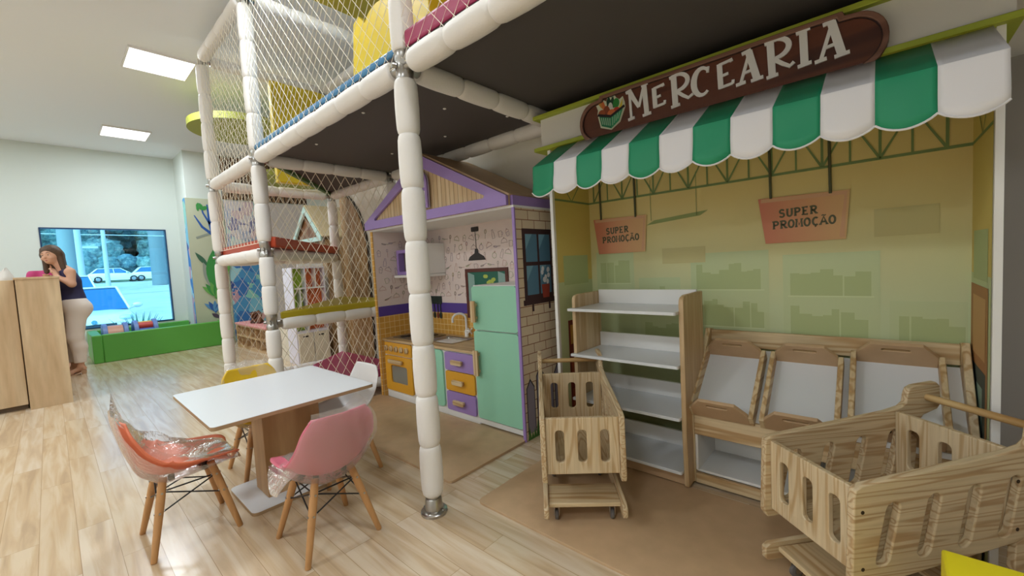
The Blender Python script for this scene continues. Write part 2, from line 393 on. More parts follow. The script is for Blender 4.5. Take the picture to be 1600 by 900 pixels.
# ------------------------------------------------------------------ play tower
X1, X2, X3, X0 = -1.575, -3.51, -4.77, .78
YF, YK = 1.126, 2.27
ZL, ZT = 2.045, 3.22
tower = thing('play_tower', ((X1 + X3) / 2, YF, 0), 'tall soft play tower of white padded poles with nets and dark decks', 'play structure')
def foam_prof(L, seg, r=.052):
    n = max(1, round(L / seg)); prof = []
    for k in range(n):
        for t, f in ((0, .80), (.03, .90), (.10, .97), (.25, 1.0), (.5, 1.02), (.75, 1.0), (.90, .97), (.97, .90), (1, .80)):
            prof.append(((k + t) * L / n, r * f))
    return prof
def foam(mb, p, q, seg=.25, r=.052):
    p = Vector(p); q = Vector(q); return mb.lathe(p, q - p, foam_prof((q - p).length, seg, r), 20)
def pole(x, y, breaks, flange=True):
    """breaks: heights with a metal joint"""
    mb = MB(); z = .09 if flange else .0
    for b in breaks: foam(mb, (x, y, z), (x, y, b - .06)); z = b + .06
    po = part(tower, 'pole', mb, FOAM, smooth=60)
    mm = MB().cyl((x, y, 0), (x, y, breaks[-1]), .03, n=16)
    for b in breaks[:-1]:
        mm.lathe((x, y, b - .07), (0, 0, 1), [(0, .036), (.01, .040), (.045, .040), (.05, .036), (.09, .036), (.095, .040), (.13, .040), (.14, .036)], 20)
        for a in (-.6, .6, 2.5): mm.cyl((x + .036 * math.cos(a - 1.3), y + .036 * math.sin(a - 1.3), b), (x + .056 * math.cos(a - 1.3), y + .056 * math.sin(a - 1.3), b), .012, n=10)
    part(po, 'metal_tube', mm, METAL, smooth=40, label='bare galvanised tube and joint collars')
    if flange:
        fl = MB().lathe((x, y, 0), (0, 0, 1), [(0, .062), (.012, .062), (.018, .056), (.02, .042), (.07, .038), (.075, .034)], 24)
        for k in range(4):
            a = k * PI / 2 + .4; fl.cyl((x + .05 * math.cos(a), y + .05 * math.sin(a), .012), (x + .05 * math.cos(a), y + .05 * math.sin(a), .024), .006, n=8)
        part(po, 'base_flange', fl, METAL, smooth=40, label='round metal base flange')
    return po
pole(X1, YF, [ZL, CEIL - .01]); pole(X0, YF, [ZL, CEIL - .01])
pole(X2, YF, [.80, 1.36, ZL, ZT]); pole(X3, YF, [1.36, ZL, ZT])
pole(X2, YK, [.80, 1.36, ZL, ZT]); pole(X3, YK, [.80, 1.36, ZL, ZT]); pole(X1, YK, [ZL, CEIL - .01])
def beam(p, q, pad=.07):
    p = Vector(p); q = Vector(q); d = (q - p).normalized()
    o = part(tower, 'beam', foam(MB(), p + d * pad, q - d * pad), FOAM, smooth=60)
    part(o, 'metal_tube', MB().cyl(p + d * .03, q - d * .03, .029, n=14), METAL, smooth=40)
for z in (ZL, ZT):
    beam((X3, YF, z), (X2, YF, z)); beam((X3, YK, z), (X2, YK, z)); beam((X3, YF, z), (X3, YK, z)); beam((X2, YF, z), (X2, YK, z))
beam((X2, YF, ZL), (X1, YF, ZL)); beam((X1, YF, ZL), (X0, YF, ZL)); beam((X2, YK, ZL), (X1, YK, ZL)); beam((X1, YF, ZL), (X1, YK, ZL))
beam((X2, YF, ZT), (X1, YF, ZT + .0))
beam((X3, YF, 1.325), (X2, YF, 1.325)); beam((X3, YF, 1.325), (X3, YK, 1.325)); beam((X2, YF, 1.325), (X3, YK, 1.325))
beam((X2, YF, .78), (X2, YK, .78)); beam((X3, YK, .78), (X2, YK, .78))
beam((X2, YF, .12), (X2, YK, .12)); beam((X3, YK, .12), (X2, YK, .12)); beam((X3, YF, .12), (X3, YK, .12))
def slab(name, pts, z0, z1, m, bevel=.01, **k):
    return part(tower, name, MB().plate(pts, [], XY(z0), z1 - z0), m, bevel, **k)
slab('deck', [(X2, YF - .02), (X1, YF - .02), (X1, YK), (X2, YK)], ZL + .03, ZL + .055, DECK, 0)
slab('deck', [(X1 + .001, YF - .02), (X0, YF - .02), (X0, 2.43), (X1 + .001, 2.43)], ZL + .03, ZL + .055, DECK, 0)
slab('deck', [(X2, YF + .05), (X2, YK), (X3, YK)], ZL + .03, ZL + .055, DECK, 0)
sp = MB()
for x, y in ((-3.0, 1.35), (-2.25, 1.3), (-1.9, 1.62), (-1.75, 2.0), (-2.9, 1.9), (-2.3, 1.95)):
    sp.lathe((x, y, ZL + .024), (0, 0, 1), [(0, .004), (.003, .010), (.006, .010)], 12)
part(tower, 'bolt_heads', sp, WHITE, label='small white bolt caps under the dark deck')
part(tower, 'deck_edge', MB().plate([(X2 - .02, YF + .02), (X2 - .02, YF + .07), (X3, YK + .03), (X3, YK - .02)], [], XY(ZL + .0), .06), solid('green_edge', '#4f7a3a', .5), .004, label='green edge of the corner deck')
slab('floor_mat', [(X2 + .02, YF - .03), (X1 - .02, YF - .03), (X1 - .02, YK - .05), (X2 + .02, YK - .05)], ZL + .056, ZL + .088, BLUEF, .012, label='blue vinyl floor mat on the upper deck')
slab('floor_mat', [(X1 + .05, YF - .03), (X0 - .02, YF - .03), (X0 - .02, 1.98), (X1 + .05, 1.98)], ZL + .056, ZL + .125, MAGF, .012, label='dark pink vinyl floor mat on the upper deck')
slab('climbing_step', [(X3 + .0, YF + .02), (X2 + .0, YF + .02), (X2 + .07, YF + .05), (X3 + .06, YK - .0), (X3, YK)], 1.375, 1.455, REDF, .012, label='red triangular climbing step')
slab('climbing_step', [(X2 + .03, YF + .05), (X2 + .03, YK), (X3 + .05, YK)], .815, .875, solid('mustard_vinyl', '#b7a51e', .45), .012, label='mustard yellow triangular climbing step')
slab('climbing_step', [(X2 + .02, YF + .5), (X2 + .02, YK - .03), (X3 + .03, YK - .03), (X3 + .45, YF + .6)], .15, .235, MAGF, .012, label='dark pink bottom mat')
# yellow padding on the upper deck
yp = MB().plate([(1.66, 2.12), (2.22, 2.12), (2.22, 3.15), (1.66, 3.15)], [], YZ(X3 + .06), .08)
part(tower, 'foam_panel', yp, YELF, .012, label='yellow foam panel inside the left side net')
pts = [(-2.43, 2.14), (-1.64, 2.14), (-1.64, 2.60), (-1.95, 2.60)] + arc(-2.10, 2.56, .14, .085, 20, 160, 8) + [(-2.30, 2.655), (-2.36, 2.63)]
part(tower, 'foam_panel', MB().plate(pts, [], XZ(1.50), .16), YELF, .012, label='big yellow foam panel with a rounded hump beside the front pole')
part(tower, 'foam_panel', MB().box(X1 + .1, X0 - .05, 1.75, 1.9, 2.18, 3.2), YELF, .012, label='yellow foam wall right of the front pole')
part(tower, 'foam_roof', MB().box(-2.715, X0, 1.2, 2.2, 2.90, 2.98), solid('dark_yellow_vinyl', '#c9ad22', .5), .01)
# nets
def net(P, u0, u1, v0, v1, cu=.085, cv=.145, r=.0023, clip=None):
    mb = MB()
    slope = cv / cu
    def strand(c, sgn):
        # v = sgn*slope*(u-u0) + c
        pts = []
        for u in (u0, u1):
            v = sgn * slope * (u - u0) + c
            pts.append([u, v])
        (ua, va), (ub, vb) = pts
        k = (vb - va) / (ub - ua)
        lo, hi = (va, vb) if va < vb else (vb, va)
        if hi <= v0 or lo >= v1: return
        def at(v): return ua + (v - va) / k
        A = [ua, va]; B = [ub, vb]
        for Q in (A, B):
            if Q[1] < v0: Q[0] = at(v0); Q[1] = v0
            if Q[1] > v1: Q[0] = at(v1); Q[1] = v1
        if math.hypot(A[0] - B[0], A[1] - B[1]) < .01: return
        N = 3; w = random.uniform(-.004, .004)
        mb.tube([P(A[0] + (B[0] - A[0]) * t / N, A[1] + (B[1] - A[1]) * t / N, w * math.sin(PI * t / N)) for t in range(N + 1)], r, 4)
    H = slope * (u1 - u0); c = v0 - H
    while c < v1 + H:
        strand(c, 1); strand(c + .001, -1); c += cv
    mb.tube([P(u0, v0, 0), P(u1, v0, 0)], r * 1.5, 4); mb.tube([P(u0, v1, 0), P(u1, v1, 0)], r * 1.5, 4)
    mb.tube([P(u0, v0, 0), P(u0, v1, 0)], r * 1.5, 4); mb.tube([P(u1, v0, 0), P(u1, v1, 0)], r * 1.5, 4)
    return part(tower, 'safety_net', mb, NET, smooth=0)
net(YZ(X2), YF, YK, .17, ZL)
net(YZ(X3), YF, YK, .17, ZL, .085, .145, .0013); net(YZ(X3), YF, YK, ZL, ZT, .075, .085, .0014)
net(XZ(YF), X3, X2, 1.42, ZL, .085, .145, .0016); net(XZ(YF - .03), X3, X2, ZL, ZT, .075, .085, .0015); net(XZ(YF - .03), X2, X1, ZL, ZT, .075, .085, .0015); net(XZ(YF - .03), X1, X0, ZL, ZT, .075, .085, .0015)
net(XZ(YK), X3, X2, .17, ZL, .085, .145, .0013); net(XZ(YK), X3, X2, ZL, ZT, .075, .085, .0014)

# ------------------------------------------------------------------ kitchen playhouse
HX0, HX1, HY0, HY1 = -3.42, -1.70, 1.965, 2.43
house = thing('kitchen_playhouse', ((HX0 + HX1) / 2, HY0, 0), 'small kitchen playhouse with purple gable and brick print side wall', 'playhouse')
# printed kitchen icons: shapes of about .09 m
def icon(k, c, s, a):
    o = []
    if k == 0: o = [arc(0, 0, .5, .45, 0, 180, 10) + [(-.5, 0)], [(-.6, -.08), (.6, -.08)], arc(0, .52, .07, .07, 0, 360, 8)]      # cloche
    if k == 1: o = [[(-.3, .35), (-.25, -.4), (.25, -.4), (.3, .35), (-.3, .35)], arc(.3, 0, .2, .2, -80, 80, 6)]                # mug
    if k == 2: o = [arc(0, .4, .13, .2, 0, 360, 10), [(0, .2), (0, -.6)]]                                                         # spoon
    if k == 3: o = [arc(-.15, 0, .35, .14, 180, 360, 8) + [(-.5, 0)], [(-.5, .02), (.2, .02)], [(.2, .02), (.75, .12)]]           # pan
    if k == 4: o = [[(-.12, .6), (-.12, .3), (-.22, .1), (-.22, -.55), (.22, -.55), (.22, .1), (.12, .3), (.12, .6), (-.12, .6)]]  # bottle
    if k == 5: o = [[(-.28, 0), (-.2, -.5), (.2, -.5), (.28, 0), (-.28, 0)], arc(0, .05, .3, .3, 0, 180, 8), arc(0, .4, .06, .06, 0, 360, 6)]  # cupcake
    if k == 6: o = [arc(0, 0, .38, .36, 0, 360, 14), [(0, .36), (.05, .5)], arc(.12, .48, .12, .06, 0, 360, 6)]                   # apple
    if k == 7: o = [arc(0, .35, .2, .28, 0, 360, 10), arc(0, .35, .1, .26, 0, 360, 10), [(0, .07), (0, -.6)]]                     # whisk
    ca, sa = math.cos(a), math.sin(a)
    return [[(c[0] + s * (x * ca - y * sa), c[1] + s * (x * sa + y * ca)) for x, y in p] for p in o]
WPAPER = solid('wallpaper', '#e6d6d0', .7); INK = [solid('ink_brown', '#a3928b', .7), solid('ink_mauve', '#a592a6', .7), solid('ink_rose', '#c9a195', .7), solid('ink_green', '#a2ab82', .7)]
TILE = brick('yellow_tiles', '#dfa950', '#d6a046', '#efd394', .052, .052, .003, 'xz', .3, 0, bump=.4)
TILE_S = brick('yellow_tiles_side', '#dfa950', '#d6a046', '#efd394', .052, .052, .003, 'yz', .3, 0, bump=.4)
STRIPE = solid('violet_stripe', '#57409a', .5)
def papered(P, u0, u1, tile, name, x_skip=()):
    mb = MB()
    def rect(a, b, c, d, m, w=0): mb.add([P(a, c, w), P(b, c, w), P(b, d, w), P(a, d, w)], [(0, 1, 2, 3)], m)
    # slab of wallpaper, tiles below, violet stripe between
    mb.plate([(u0, 0), (u1, 0), (u1, 1.5), (u0, 1.5)], [], lambda u, v, w: P(u, v, -w), .018, 0)
    rect(u0, u1, 0, .735, 1, .002); rect(u0, u1, .735, .825, 2, .004)
    rows = 0; z = .90
    rnd = random.Random(3)
    while z < 1.47:
        u = u0 + (.05 if rows % 2 else .10)
        while u < u1 - .03:
            k = rnd.randrange(8); c = (u + rnd.uniform(-.012, .012), z + rnd.uniform(-.015, .015))
            for st in icon(k, c, .062, rnd.uniform(-.35, .35)): mb.ribbon(st, .0040, P, .0015, 3 + rnd.choice((0, 0, 1, 2, 3)))
            u += .086
        z += .082; rows += 1
    return part(house, name, mb, [WPAPER, tile, STRIPE] + INK, smooth=0)
papered(XZ(HY1 - .012), HX0 + .03, HX1 - .02, TILE, 'back_wall')
papered(YZ(HX0 + .03), HY0, HY1 - .012, TILE_S, 'side_wall')
# brick print side wall facing the shop
BRICK = brick('brick_print', '#e6d3b2', '#dcc6a4', '#97603f', .125, .062, .003, 'yz', .55, .5, bump=0)
mb = MB().box(HX1 - .018, HX1, HY0, HY1, 0, 1.50, 0)
P = YZ(HX1)
def rect(a, b, c, d, m, w): mb.add([P(a, c, w), P(b, c, w), P(b, d, w), P(a, d, w)], [(0, 1, 2, 3)], m)
rect(2.02, 2.33, .90, 1.37, 1, .0010)
for a, b in ((2.05, 2.17), (2.19, 2.31)):
    for c, d in ((.94, 1.13), (1.155, 1.335)):
        rect(a, b, c, d, 2, .0016); mb.add([P(a, d, .0020), P(a, d - .1, .0020), P(a + .07, d, .0020)], [(0, 1, 2)], 3)
rect(2.005, 2.345, .875, .91, 1, .0014); rect(2.09, 2.11, .83, .875, 1, .001); rect(2.27, 2.29, .83, .875, 1, .001)
mb.fillpoly([(2.21, .91), (2.20, 1.0), (2.29, 1.0), (2.28, .91)], P, .0024, 4)
for q in range(9): mb.fillpoly(arc(2.245 + .035 * math.cos(q * 2.4), 1.06 + .045 * math.sin(q * 1.7), .016, .018, 0, 360, 8), P, .003 + q * .0001, 5)
mb.fillpoly(arc(2.245, 1.02, .03, .03, 0, 180, 8), P, .0026, 6)
for k, u in enumerate((1.985, 2.09, 2.19, 2.29)):
    h = (.34, .40, .33, .38)[k]
    mb.fillpoly([(u, .04), (u + .085, .04), (u + .085, h), (u + .042, h + .06), (u, h)], P, .0012, 7)
    mb.fillpoly([(u + .007, .04), (u + .078, .04), (u + .078, h - .005), (u + .042, h + .045), (u + .007, h - .005)], P, .0018, 8)
for k in range(14):
    u = 1.98 + k * .028; mb.fillpoly([(u, 0), (u + .035, 0), (u + .018 + .01 * math.sin(k * 3), .09 + .04 * math.sin(k * 5))], P, .0022 + k * .00002, 6)
part(house, 'brick_wall', mb, [BRICK, solid('print_dark_brown', '#3d1f1c', .6), solid('print_pane', '#56839a', .5), solid('print_pane_light', '#7aa9bb', .5), solid('print_pot', '#a5402c', .6),
     WHITE, solid('print_leaf', '#4c7a34', .6), solid('print_outline', '#2a2326', .6), solid('print_grey_fence', '#8e8591', .6)], smooth=0, label='outer wall printed with bricks, a window and a picket fence')
part(house, 'corner_trim', MB().box(HX1 - .018, HX1 + .004, HY0 - .012, HY0, 0, 1.50), PURP, .002)
part(house, 'corner_trim', MB().box(HX0, HX0 + .03, HY0 - .012, HY0, 0, 1.50), TILE_S, .002, label='tile coloured front edge of the left wall')
part(house, 'left_wall_panel', MB().box(HX0, HX0 + .012, HY0, HY1, 0, 1.5), WHITE, smooth=0)
part(house, 'soffit', MB().box(HX0, HX1, HY0 - .01, HY1, 1.50, 1.515), WHITE, smooth=0)
# gable with purple frame and plank infill
gx0, gx1, ga = -3.45, -1.73, -2.59
GY = HY0 - .02
outer = [(gx0, 1.515), (gx1, 1.515), (gx1, 1.575), (ga, 2.005), (gx0, 1.575)]
inner = [(-3.27, 1.585), (-1.93, 1.585), (-1.92, 1.60), (ga, 1.91), (-3.28, 1.60)]
part(house, 'gable_frame', MB().plate(outer, [inner], XZ(GY), .022), PURP, .002)
part(house, 'gable_planks', MB().plate(outer, [], XZ(GY + .015), .01), brick('gable_planks', '#ead4ae', '#dfc59a', '#8d6a40', 3, .045, .0022, 'zx', .5, 0, .5, '#b98f60', .2), smooth=0)
w0 = -2.60
po = [(w0 - .10, 1.60), (w0 + .10, 1.60)] + arc(w0, 1.78, .10, .10, 0, 180, 10)
pi_ = [[(w0 - .075, 1.63), (w0 - .01, 1.63), (w0 - .01, 1.73), (w0 - .075, 1.73)], [(w0 + .01, 1.63), (w0 + .075, 1.63), (w0 + .075, 1.73), (w0 + .01, 1.73)],
       [(w0 - .075, 1.75), (w0 - .01, 1.75), (w0 - .01, 1.85), (w0 - .05, 1.83), (w0 - .072, 1.80)], [(w0 + .01, 1.75), (w0 + .075, 1.75), (w0 + .072, 1.80), (w0 + .05, 1.83), (w0 + .01, 1.85)]]
gw = part(house, 'gable_window', MB().plate(po, pi_, XZ(GY - .022), .012), PURP, .002)
part(gw, 'window_backing', MB().plate(po, [], XZ(GY - .012), .004), solid('pale_lilac', '#e3dcea', .5), smooth=0)
# roof slopes
for s, xe in ((-1, gx0), (1, gx1)):
    a = Vector((ga, HY0 - .02, 2.005)); b = Vector((xe, HY0 - .02, 1.575)); e = Vector((0, .48, 0)); nn = (b - a).cross(e).normalized() * .014
    if nn.z < 0: nn = -nn
    part(house, 'roof_panel', MB().obox(a, b - a, e, nn), MDF, .002)
part(house, 'side_fascia', MB().box(HX1 - .035, HX1 - .012, HY0, HY1, 1.515, 1.578), PURP, .002)
# base board on the floor
part(house, 'base_board', MB().plate(rrect(-3.45, -1.70, 1.33, 1.965, .03), [], XY(0), .015), [MDF], .003, label='brown fibreboard base in front of the kitchen')
# printed lamp, window picture, utensil rack on the back wall
PB = XZ(HY1 - .012)
bl = MB()
bl.fillpoly(rrect(-2.59, -2.50, 1.435, 1.475, .01), PB, .0035, 0); bl.ribbon([(-2.543, 1.44), (-2.537, 1.28)], .006, PB, .0035, 0)
bl.fillpoly([(-2.555, 1.29), (-2.52, 1.29), (-2.512, 1.255), (-2.45, 1.225), (-2.43, 1.195), (-2.645, 1.195), (-2.625, 1.225), (-2.563, 1.255)], PB, .0036, 0)
part(house, 'printed_lamp', bl, solid('print_black', '#2a2526', .5), smooth=0)
pw = MB().plate([(-2.69, .70), (-2.19, .70), (-2.19, 1.125), (-2.69, 1.125)], [[(-2.66, .73), (-2.22, .73), (-2.22, 1.095), (-2.66, 1.095)]], PB, .010, 0)
pw.poly([(-2.66, .73), (-2.22, .73), (-2.22, 1.095), (-2.66, 1.095)], PB, .005, 1)
for a, b in ((-2.66, -2.58), (-2.30, -2.22)): pw.poly([(a, .73), (b, .75), (b, 1.07), (a, 1.095)], PB, .006, 2)
for q in range(7): pw.fillpoly(arc(-2.40 + .05 * math.cos(q * 2.4), 1.03 + .028 * math.sin(q * 1.9), .022, .016, 0, 360, 8), PB, .0065 + q * .0002, 3)
part(house, 'printed_window', pw, [solid('print_red_brown', '#5b2a22', .5), solid('print_deep_green', '#1f6a58', .5), solid('print_shutter', '#8fb3ac', .5), solid('print_lime', '#b8cc5a', .5)], smooth=0)
ur = MB().plate(rrect(-3.235, -3.04, .81, .885, .006), [], PB, .008, 0)
for q, u in enumerate((-3.20, -3.15, -3.10, -3.06)):
    ur.ribbon([(u, .84), (u, .72)], .012, PB, .010, 0); ur.fillpoly(arc(u, .705, .018, .03, 0, 360, 10), PB, .0105, 1 if q % 2 == 0 else 0)
part(house, 'utensil_rack', ur, [solid('print_dark_green', '#23322c', .5), solid('print_wood_red', '#7c3a2a', .5)], smooth=0)

# wall cupboard with purple framed toy microwave
cup = thing('wall_cupboard', (-3.16, 2.2, 1.07), 'white wall cupboard with a purple framed toy microwave, behind the front pole', 'cupboard')
part(cup, 'cupboard_body', MB().box(-3.20, -2.96, 2.17, 2.417, 1.10, 1.37), WHITE, .004)
part(cup, 'shelf_board', MB().box(-3.388, -2.96, 2.15, 2.417, 1.075, 1.098), WHITE, .003)
mw = part(cup, 'microwave', MB().plate(rrect(-3.385, -3.205, 1.10, 1.33, .012), [rrect(-3.355, -3.235, 1.13, 1.30, .015)], XZ(2.417), .23), PURP, .004)
part(mw, 'microwave_window', MB().box(-3.37, -3.22, 2.25, 2.26, 1.12, 1.31), solid('smoked_window', '#6f6258', .2), smooth=0)

# stove
KF, CT = 2.0, .537           # cabinet front plane, worktop height
st = thing('toy_stove', (-3.16, KF, 0), 'amber toy stove with round knobs and glazed oven door', 'stove')
part(st, 'body', MB().box(-3.385, -2.93, KF, HY1 - .02, .0, CT - .02), WHITE, .003)
part(st, 'control_panel', MB().plate(rrect(-3.365, -2.955, .398, .508, .012), [], XZ(KF), .014), AMBER, .003)
for k in range(5):
    x = -3.33 + k * .078
    kb = part(st, 'knob', MB().lathe((x, KF - .014, .455), (0, -1, 0), [(0, .026), (.012, .026), (.016, .022), (.018, .012)], 18), PINE_X, smooth=40)
    part(kb, 'knob_grip', MB().box(x - .005, x + .005, KF - .040, KF - .03, .437, .473), PINE_Z, .002)
od = part(st, 'oven_door', MB().plate(rrect(-3.365, -2.955, .075, .388, .02), [rrect(-3.28, -3.03, .15, .305, .02)], XZ(KF), .018), AMBER, .003)
part(od, 'oven_window', MB().box(-3.29, -3.02, KF - .006, KF - .002, .14, .315), solid('oven_glass', '#8b8a80', .15), smooth=0)
oh = MB().plate(rrect(-3.285, -3.075, .328, .362, .015), [], XZ(KF - .03), .014); oh.box(-3.27, -3.24, KF - .031, KF - .016, .335, .355); oh.box(-3.12, -3.09, KF - .031, KF - .016, .335, .355)
part(od, 'oven_handle', oh, PINE_X, .003, label='rounded pine handle')
# base cabinet with mint door
bc = thing('base_cabinet', (-2.73, KF, 0), 'base cabinet with mint green door under the toy sink', 'cabinet')
part(bc, 'body', MB().box(-2.928, -2.525, KF, HY1 - .02, .0, CT - .02), WHITE, .003)
part(bc, 'door', MB().plate(rrect(-2.915, -2.54, .062, .51, .03), [], XZ(KF), .016), MINT, .003)
# drawers
dc = thing('drawer_cabinet', (-2.35, KF, 0), 'drawer cabinet with purple, amber and purple drawers beside the mint fridge', 'cabinet')
part(dc, 'body', MB().box(-2.523, -2.165, KF, HY1 - .02, .0, CT - .02), WHITE, .003)
for z0, z1, m in ((.365, .505, PURP), (.208, .358, AMBER), (.055, .202, PURP)):
    d = part(dc, 'drawer', MB().plate(rrect(-2.51, -2.185, z0, z1, .018), [], XZ(KF), .016), m, .003)
    zc = (z0 + z1) / 2
    hb = MB().plate(rrect(-2.41, -2.29, zc - .016, zc + .02, .012), [], XZ(KF - .034), .014); hb.box(-2.395, -2.37, KF - .035, KF - .014, zc - .01, zc + .012); hb.box(-2.33, -2.305, KF - .035, KF - .014, zc - .01, zc + .012)
    part(d, 'drawer_handle', hb, PINE_X, .003, label='rounded pine handle')
# worktop, sink, hob, tap
wt = thing('worktop', (-2.77, KF, CT - .02), 'pine coloured worktop over the toy stove and cabinets', 'worktop')
part(wt, 'top_board', MB().plate([(-3.388, KF - .02), (-2.165, KF - .02), (-2.165, HY1 - .02), (-3.388, HY1 - .02)], [rrect(-2.885, -2.555, 2.10, 2.33, .02)], XY(CT - .02), .02), wood('worktop_pine', '#cdb086', '#b1905f', 'x'), .002)
sk = MB().grid(lambda u, v: (lambda q: (q[0], q[1], CT + .003 - (.0 if v < .34 else .075 * min(1, (v - .33) / .4))))(
     rrect(-2.72 - (.18 - .06 * v), -2.72 + (.18 - .06 * v), 2.215 - (.13 - .05 * v), 2.215 + (.13 - .05 * v), .03, 5)[min(23, int(u * 24))]), 24, 9, 0, True)
sk.fillpoly(rrect(-2.84, -2.60, 2.135, 2.295, .03, 5), XY(CT - .071), 0, 0)
part(wt, 'sink', sk, solid('steel', '#b9b6b0', .28, 1), smooth=50, label='small steel sink bowl')
hob = MB().plate(rrect(-3.33, -2.93, 2.05, 2.36, .015), [], XY(CT), .006, 0)
for x in (-3.23, -3.03):
    for y in (2.13, 2.28): hob.lathe((x, y, CT + .006), (0, 0, 1), [(0, .05), (.004, .05), (.006, .045)], 20, 1); hob.lathe((x, y, CT + .012), (0, 0, 1), [(0, .02), (.006, .02)], 14, 0)
part(wt, 'hob', hob, [solid('hob_steel', '#77736d', .3, .6), BLACK], .002)
tp = MB().tube([(-2.70, 2.395, CT), (-2.70, 2.395, CT + .16)] + [(-2.70 - (.045 - .045 * math.cos(a)) * .8, 2.395 - (.045 - .045 * math.cos(a)), CT + .16 + .045 * math.sin(a)) for a in [k * PI / 8 for k in range(1, 9)]] + [(-2.772, 2.305, CT + .13)], .010, 12)
tp.lathe((-2.70, 2.395, CT), (0, 0, 1), [(0, .018), (.05, .018), (.06, .012)], 16)
tap = part(wt, 'tap', tp, WHITE, smooth=50, label='white curved tap')
hx = MB().cyl((-2.70, 2.385, CT + .055), (-2.64, 2.375, CT + .055), .009)
for a in range(4): hx.cyl((-2.635, 2.375, CT + .055), (-2.635, 2.375 + .035 * math.cos(a * PI / 2 + .6), CT + .055 + .035 * math.sin(a * PI / 2 + .6)), .008, .006, 8)
part(tap, 'tap_handle', hx, WHITE, smooth=50)
part(wt, 'plinth', MB().box(-3.35, -1.74, KF - .004, KF - .0005, .0155, .05), WHITE, smooth=0)
# fridge
fr = thing('toy_fridge', (-1.95, KF, 0), 'tall mint green toy fridge with two doors and pine handles', 'fridge')
part(fr, 'body', MB().box(-2.162, -1.735, KF + .001, HY1 - .02, .016, 1.012), WHITE, .004)
for z0, z1, hz0, hz1 in ((.70, 1.005, .755, .905), (.062, .69, .375, .555)):
    d = part(fr, 'door', MB().plate(rrect(-2.158, -1.74, z0, z1, .02), [], XZ(KF), .02), MINT, .004)
    h = MB().plate(rrect(-2.145, -2.10, hz0, hz1, .006), [], XZ(KF - .042), .014); h.box(-2.135, -2.11, KF - .043, KF - .019, hz0 + .02, hz0 + .04); h.box(-2.135, -2.11, KF - .043, KF - .019, hz1 - .04, hz1 - .02)
    part(d, 'door_handle', h, PINE_Z, .003, label='flat pine handle')

# ------------------------------------------------------------------ grocery shop
SX0, SX1, SY0, SY1 = -1.46, .29, 2.01, 2.43
shop = thing('grocery_stall', ((SX0 + SX1) / 2, SY0, 0), 'play grocery stall with printed yellow green walls and white header', 'shop stall')
def pmat(name, a, b, z0=.2, z1=1.7):
    if name in MATS: return MATS[name]
    m, n, l, bs = nmat(name); tc = n.new('ShaderNodeTexCoord'); sp = n.new('ShaderNodeSeparateXYZ'); mr = n.new('ShaderNodeMapRange'); rp = n.new('ShaderNodeValToRGB')
    mr.inputs[1].default_value = z0; mr.inputs[2].default_value = z1
    rp.color_ramp.elements[0].color = rgb(a); rp.color_ramp.elements[1].color = rgb(b)
    l.new(tc.outputs['Object'], sp.inputs[0]); l.new(sp.outputs[2], mr.inputs[0]); l.new(mr.outputs[0], rp.inputs[0]); l.new(rp.outputs[0], bs.inputs['Base Color'])
    bs.inputs['Roughness'].default_value = .55; MATS[name] = m; return m
MUR = pmat('mural_print', '#cbd7aa', '#e6d08c', .85, 1.45); G1 = solid('mural_green_pale', '#c8d4a4', .6); G2 = solid('mural_green', '#b6c48c', .6); G3 = solid('mural_olive', '#94a264', .6); G4 = solid('mural_light', '#d4deb2', .6)
TR = solid('mural_truss', '#7f9560', .6)
mb = MB().box(SX0 + .02, SX1 - .02, SY1 - .012, SY1, 0, 1.80, 0); P = XZ(SY1 - .012)
def quad(pts, m, w): mb.poly(pts, P, w, m)
def rc(a, b, c, d, m, w): quad([(a, c), (b, c), (b, d), (a, d)], m, w)
rc(-1.44, .27, .0, .60, 1, .0006)
rnd = random.Random(5)
for (a, b, c, d) in ((-1.40, -1.14, .55, 1.19), (-1.11, -.86, .45, 1.02), (-.80, -.42, .5, 1.15), (-.36, .0, .4, 1.12), (.03, .26, .45, .9)):
    rc(a, b, c, d, 1, .0012)
    for zz in (d - .20, d - .40):
        rc(a + .02, b - .02, zz - .006, zz, 4, .0018)
        u = a + .03
        while u < b - .05:
            w = rnd.uniform(.025, .05); rc(u, u + w, zz, zz + rnd.uniform(.08, .15), 2, .0018); u += w + rnd.choice((0, 0, .006))
for (a, b, c, d) in ((-.96, -.72, 1.10, 1.19), (-.02, .18, 1.18, 1.30)): rc(a, b, c, d, 6, .0022)
quad([(-1.05, 1.335), (-.74, 1.36), (-.70, 1.385), (-1.0, 1.36)], 3, .0024)
for u in (-1.02, -.76): mb.ribbon([(u, 1.36), (u, 1.6)], .003, P, .0024, 5)
zl, zh = 1.515, 1.70
mb.ribbon([(-1.44, zl), (.27, zl)], .012, P, .003, 5); mb.ribbon([(-1.44, zh), (.27, zh)], .012, P, .003, 5)
for k in range(9):
    u = -1.40 + k * .20
    mb.ribbon([(u, zl), (u, zh)], .010, P, .0032, 5)
    if u + .2 < .27: mb.ribbon([(u, zl), (u + .1, zh), (u + .2, zl)], .010, P, .0034, 5); mb.ribbon([(u + .1, zl), (u + .1, zh)], .008, P, .0033, 5)
part(shop, 'back_panel', mb, [MUR, G1, G2, G3, G4, TR, solid('mural_khaki', '#cdc48c', .6)], smooth=0, label='back panel printed with a pale shop interior and roof truss')
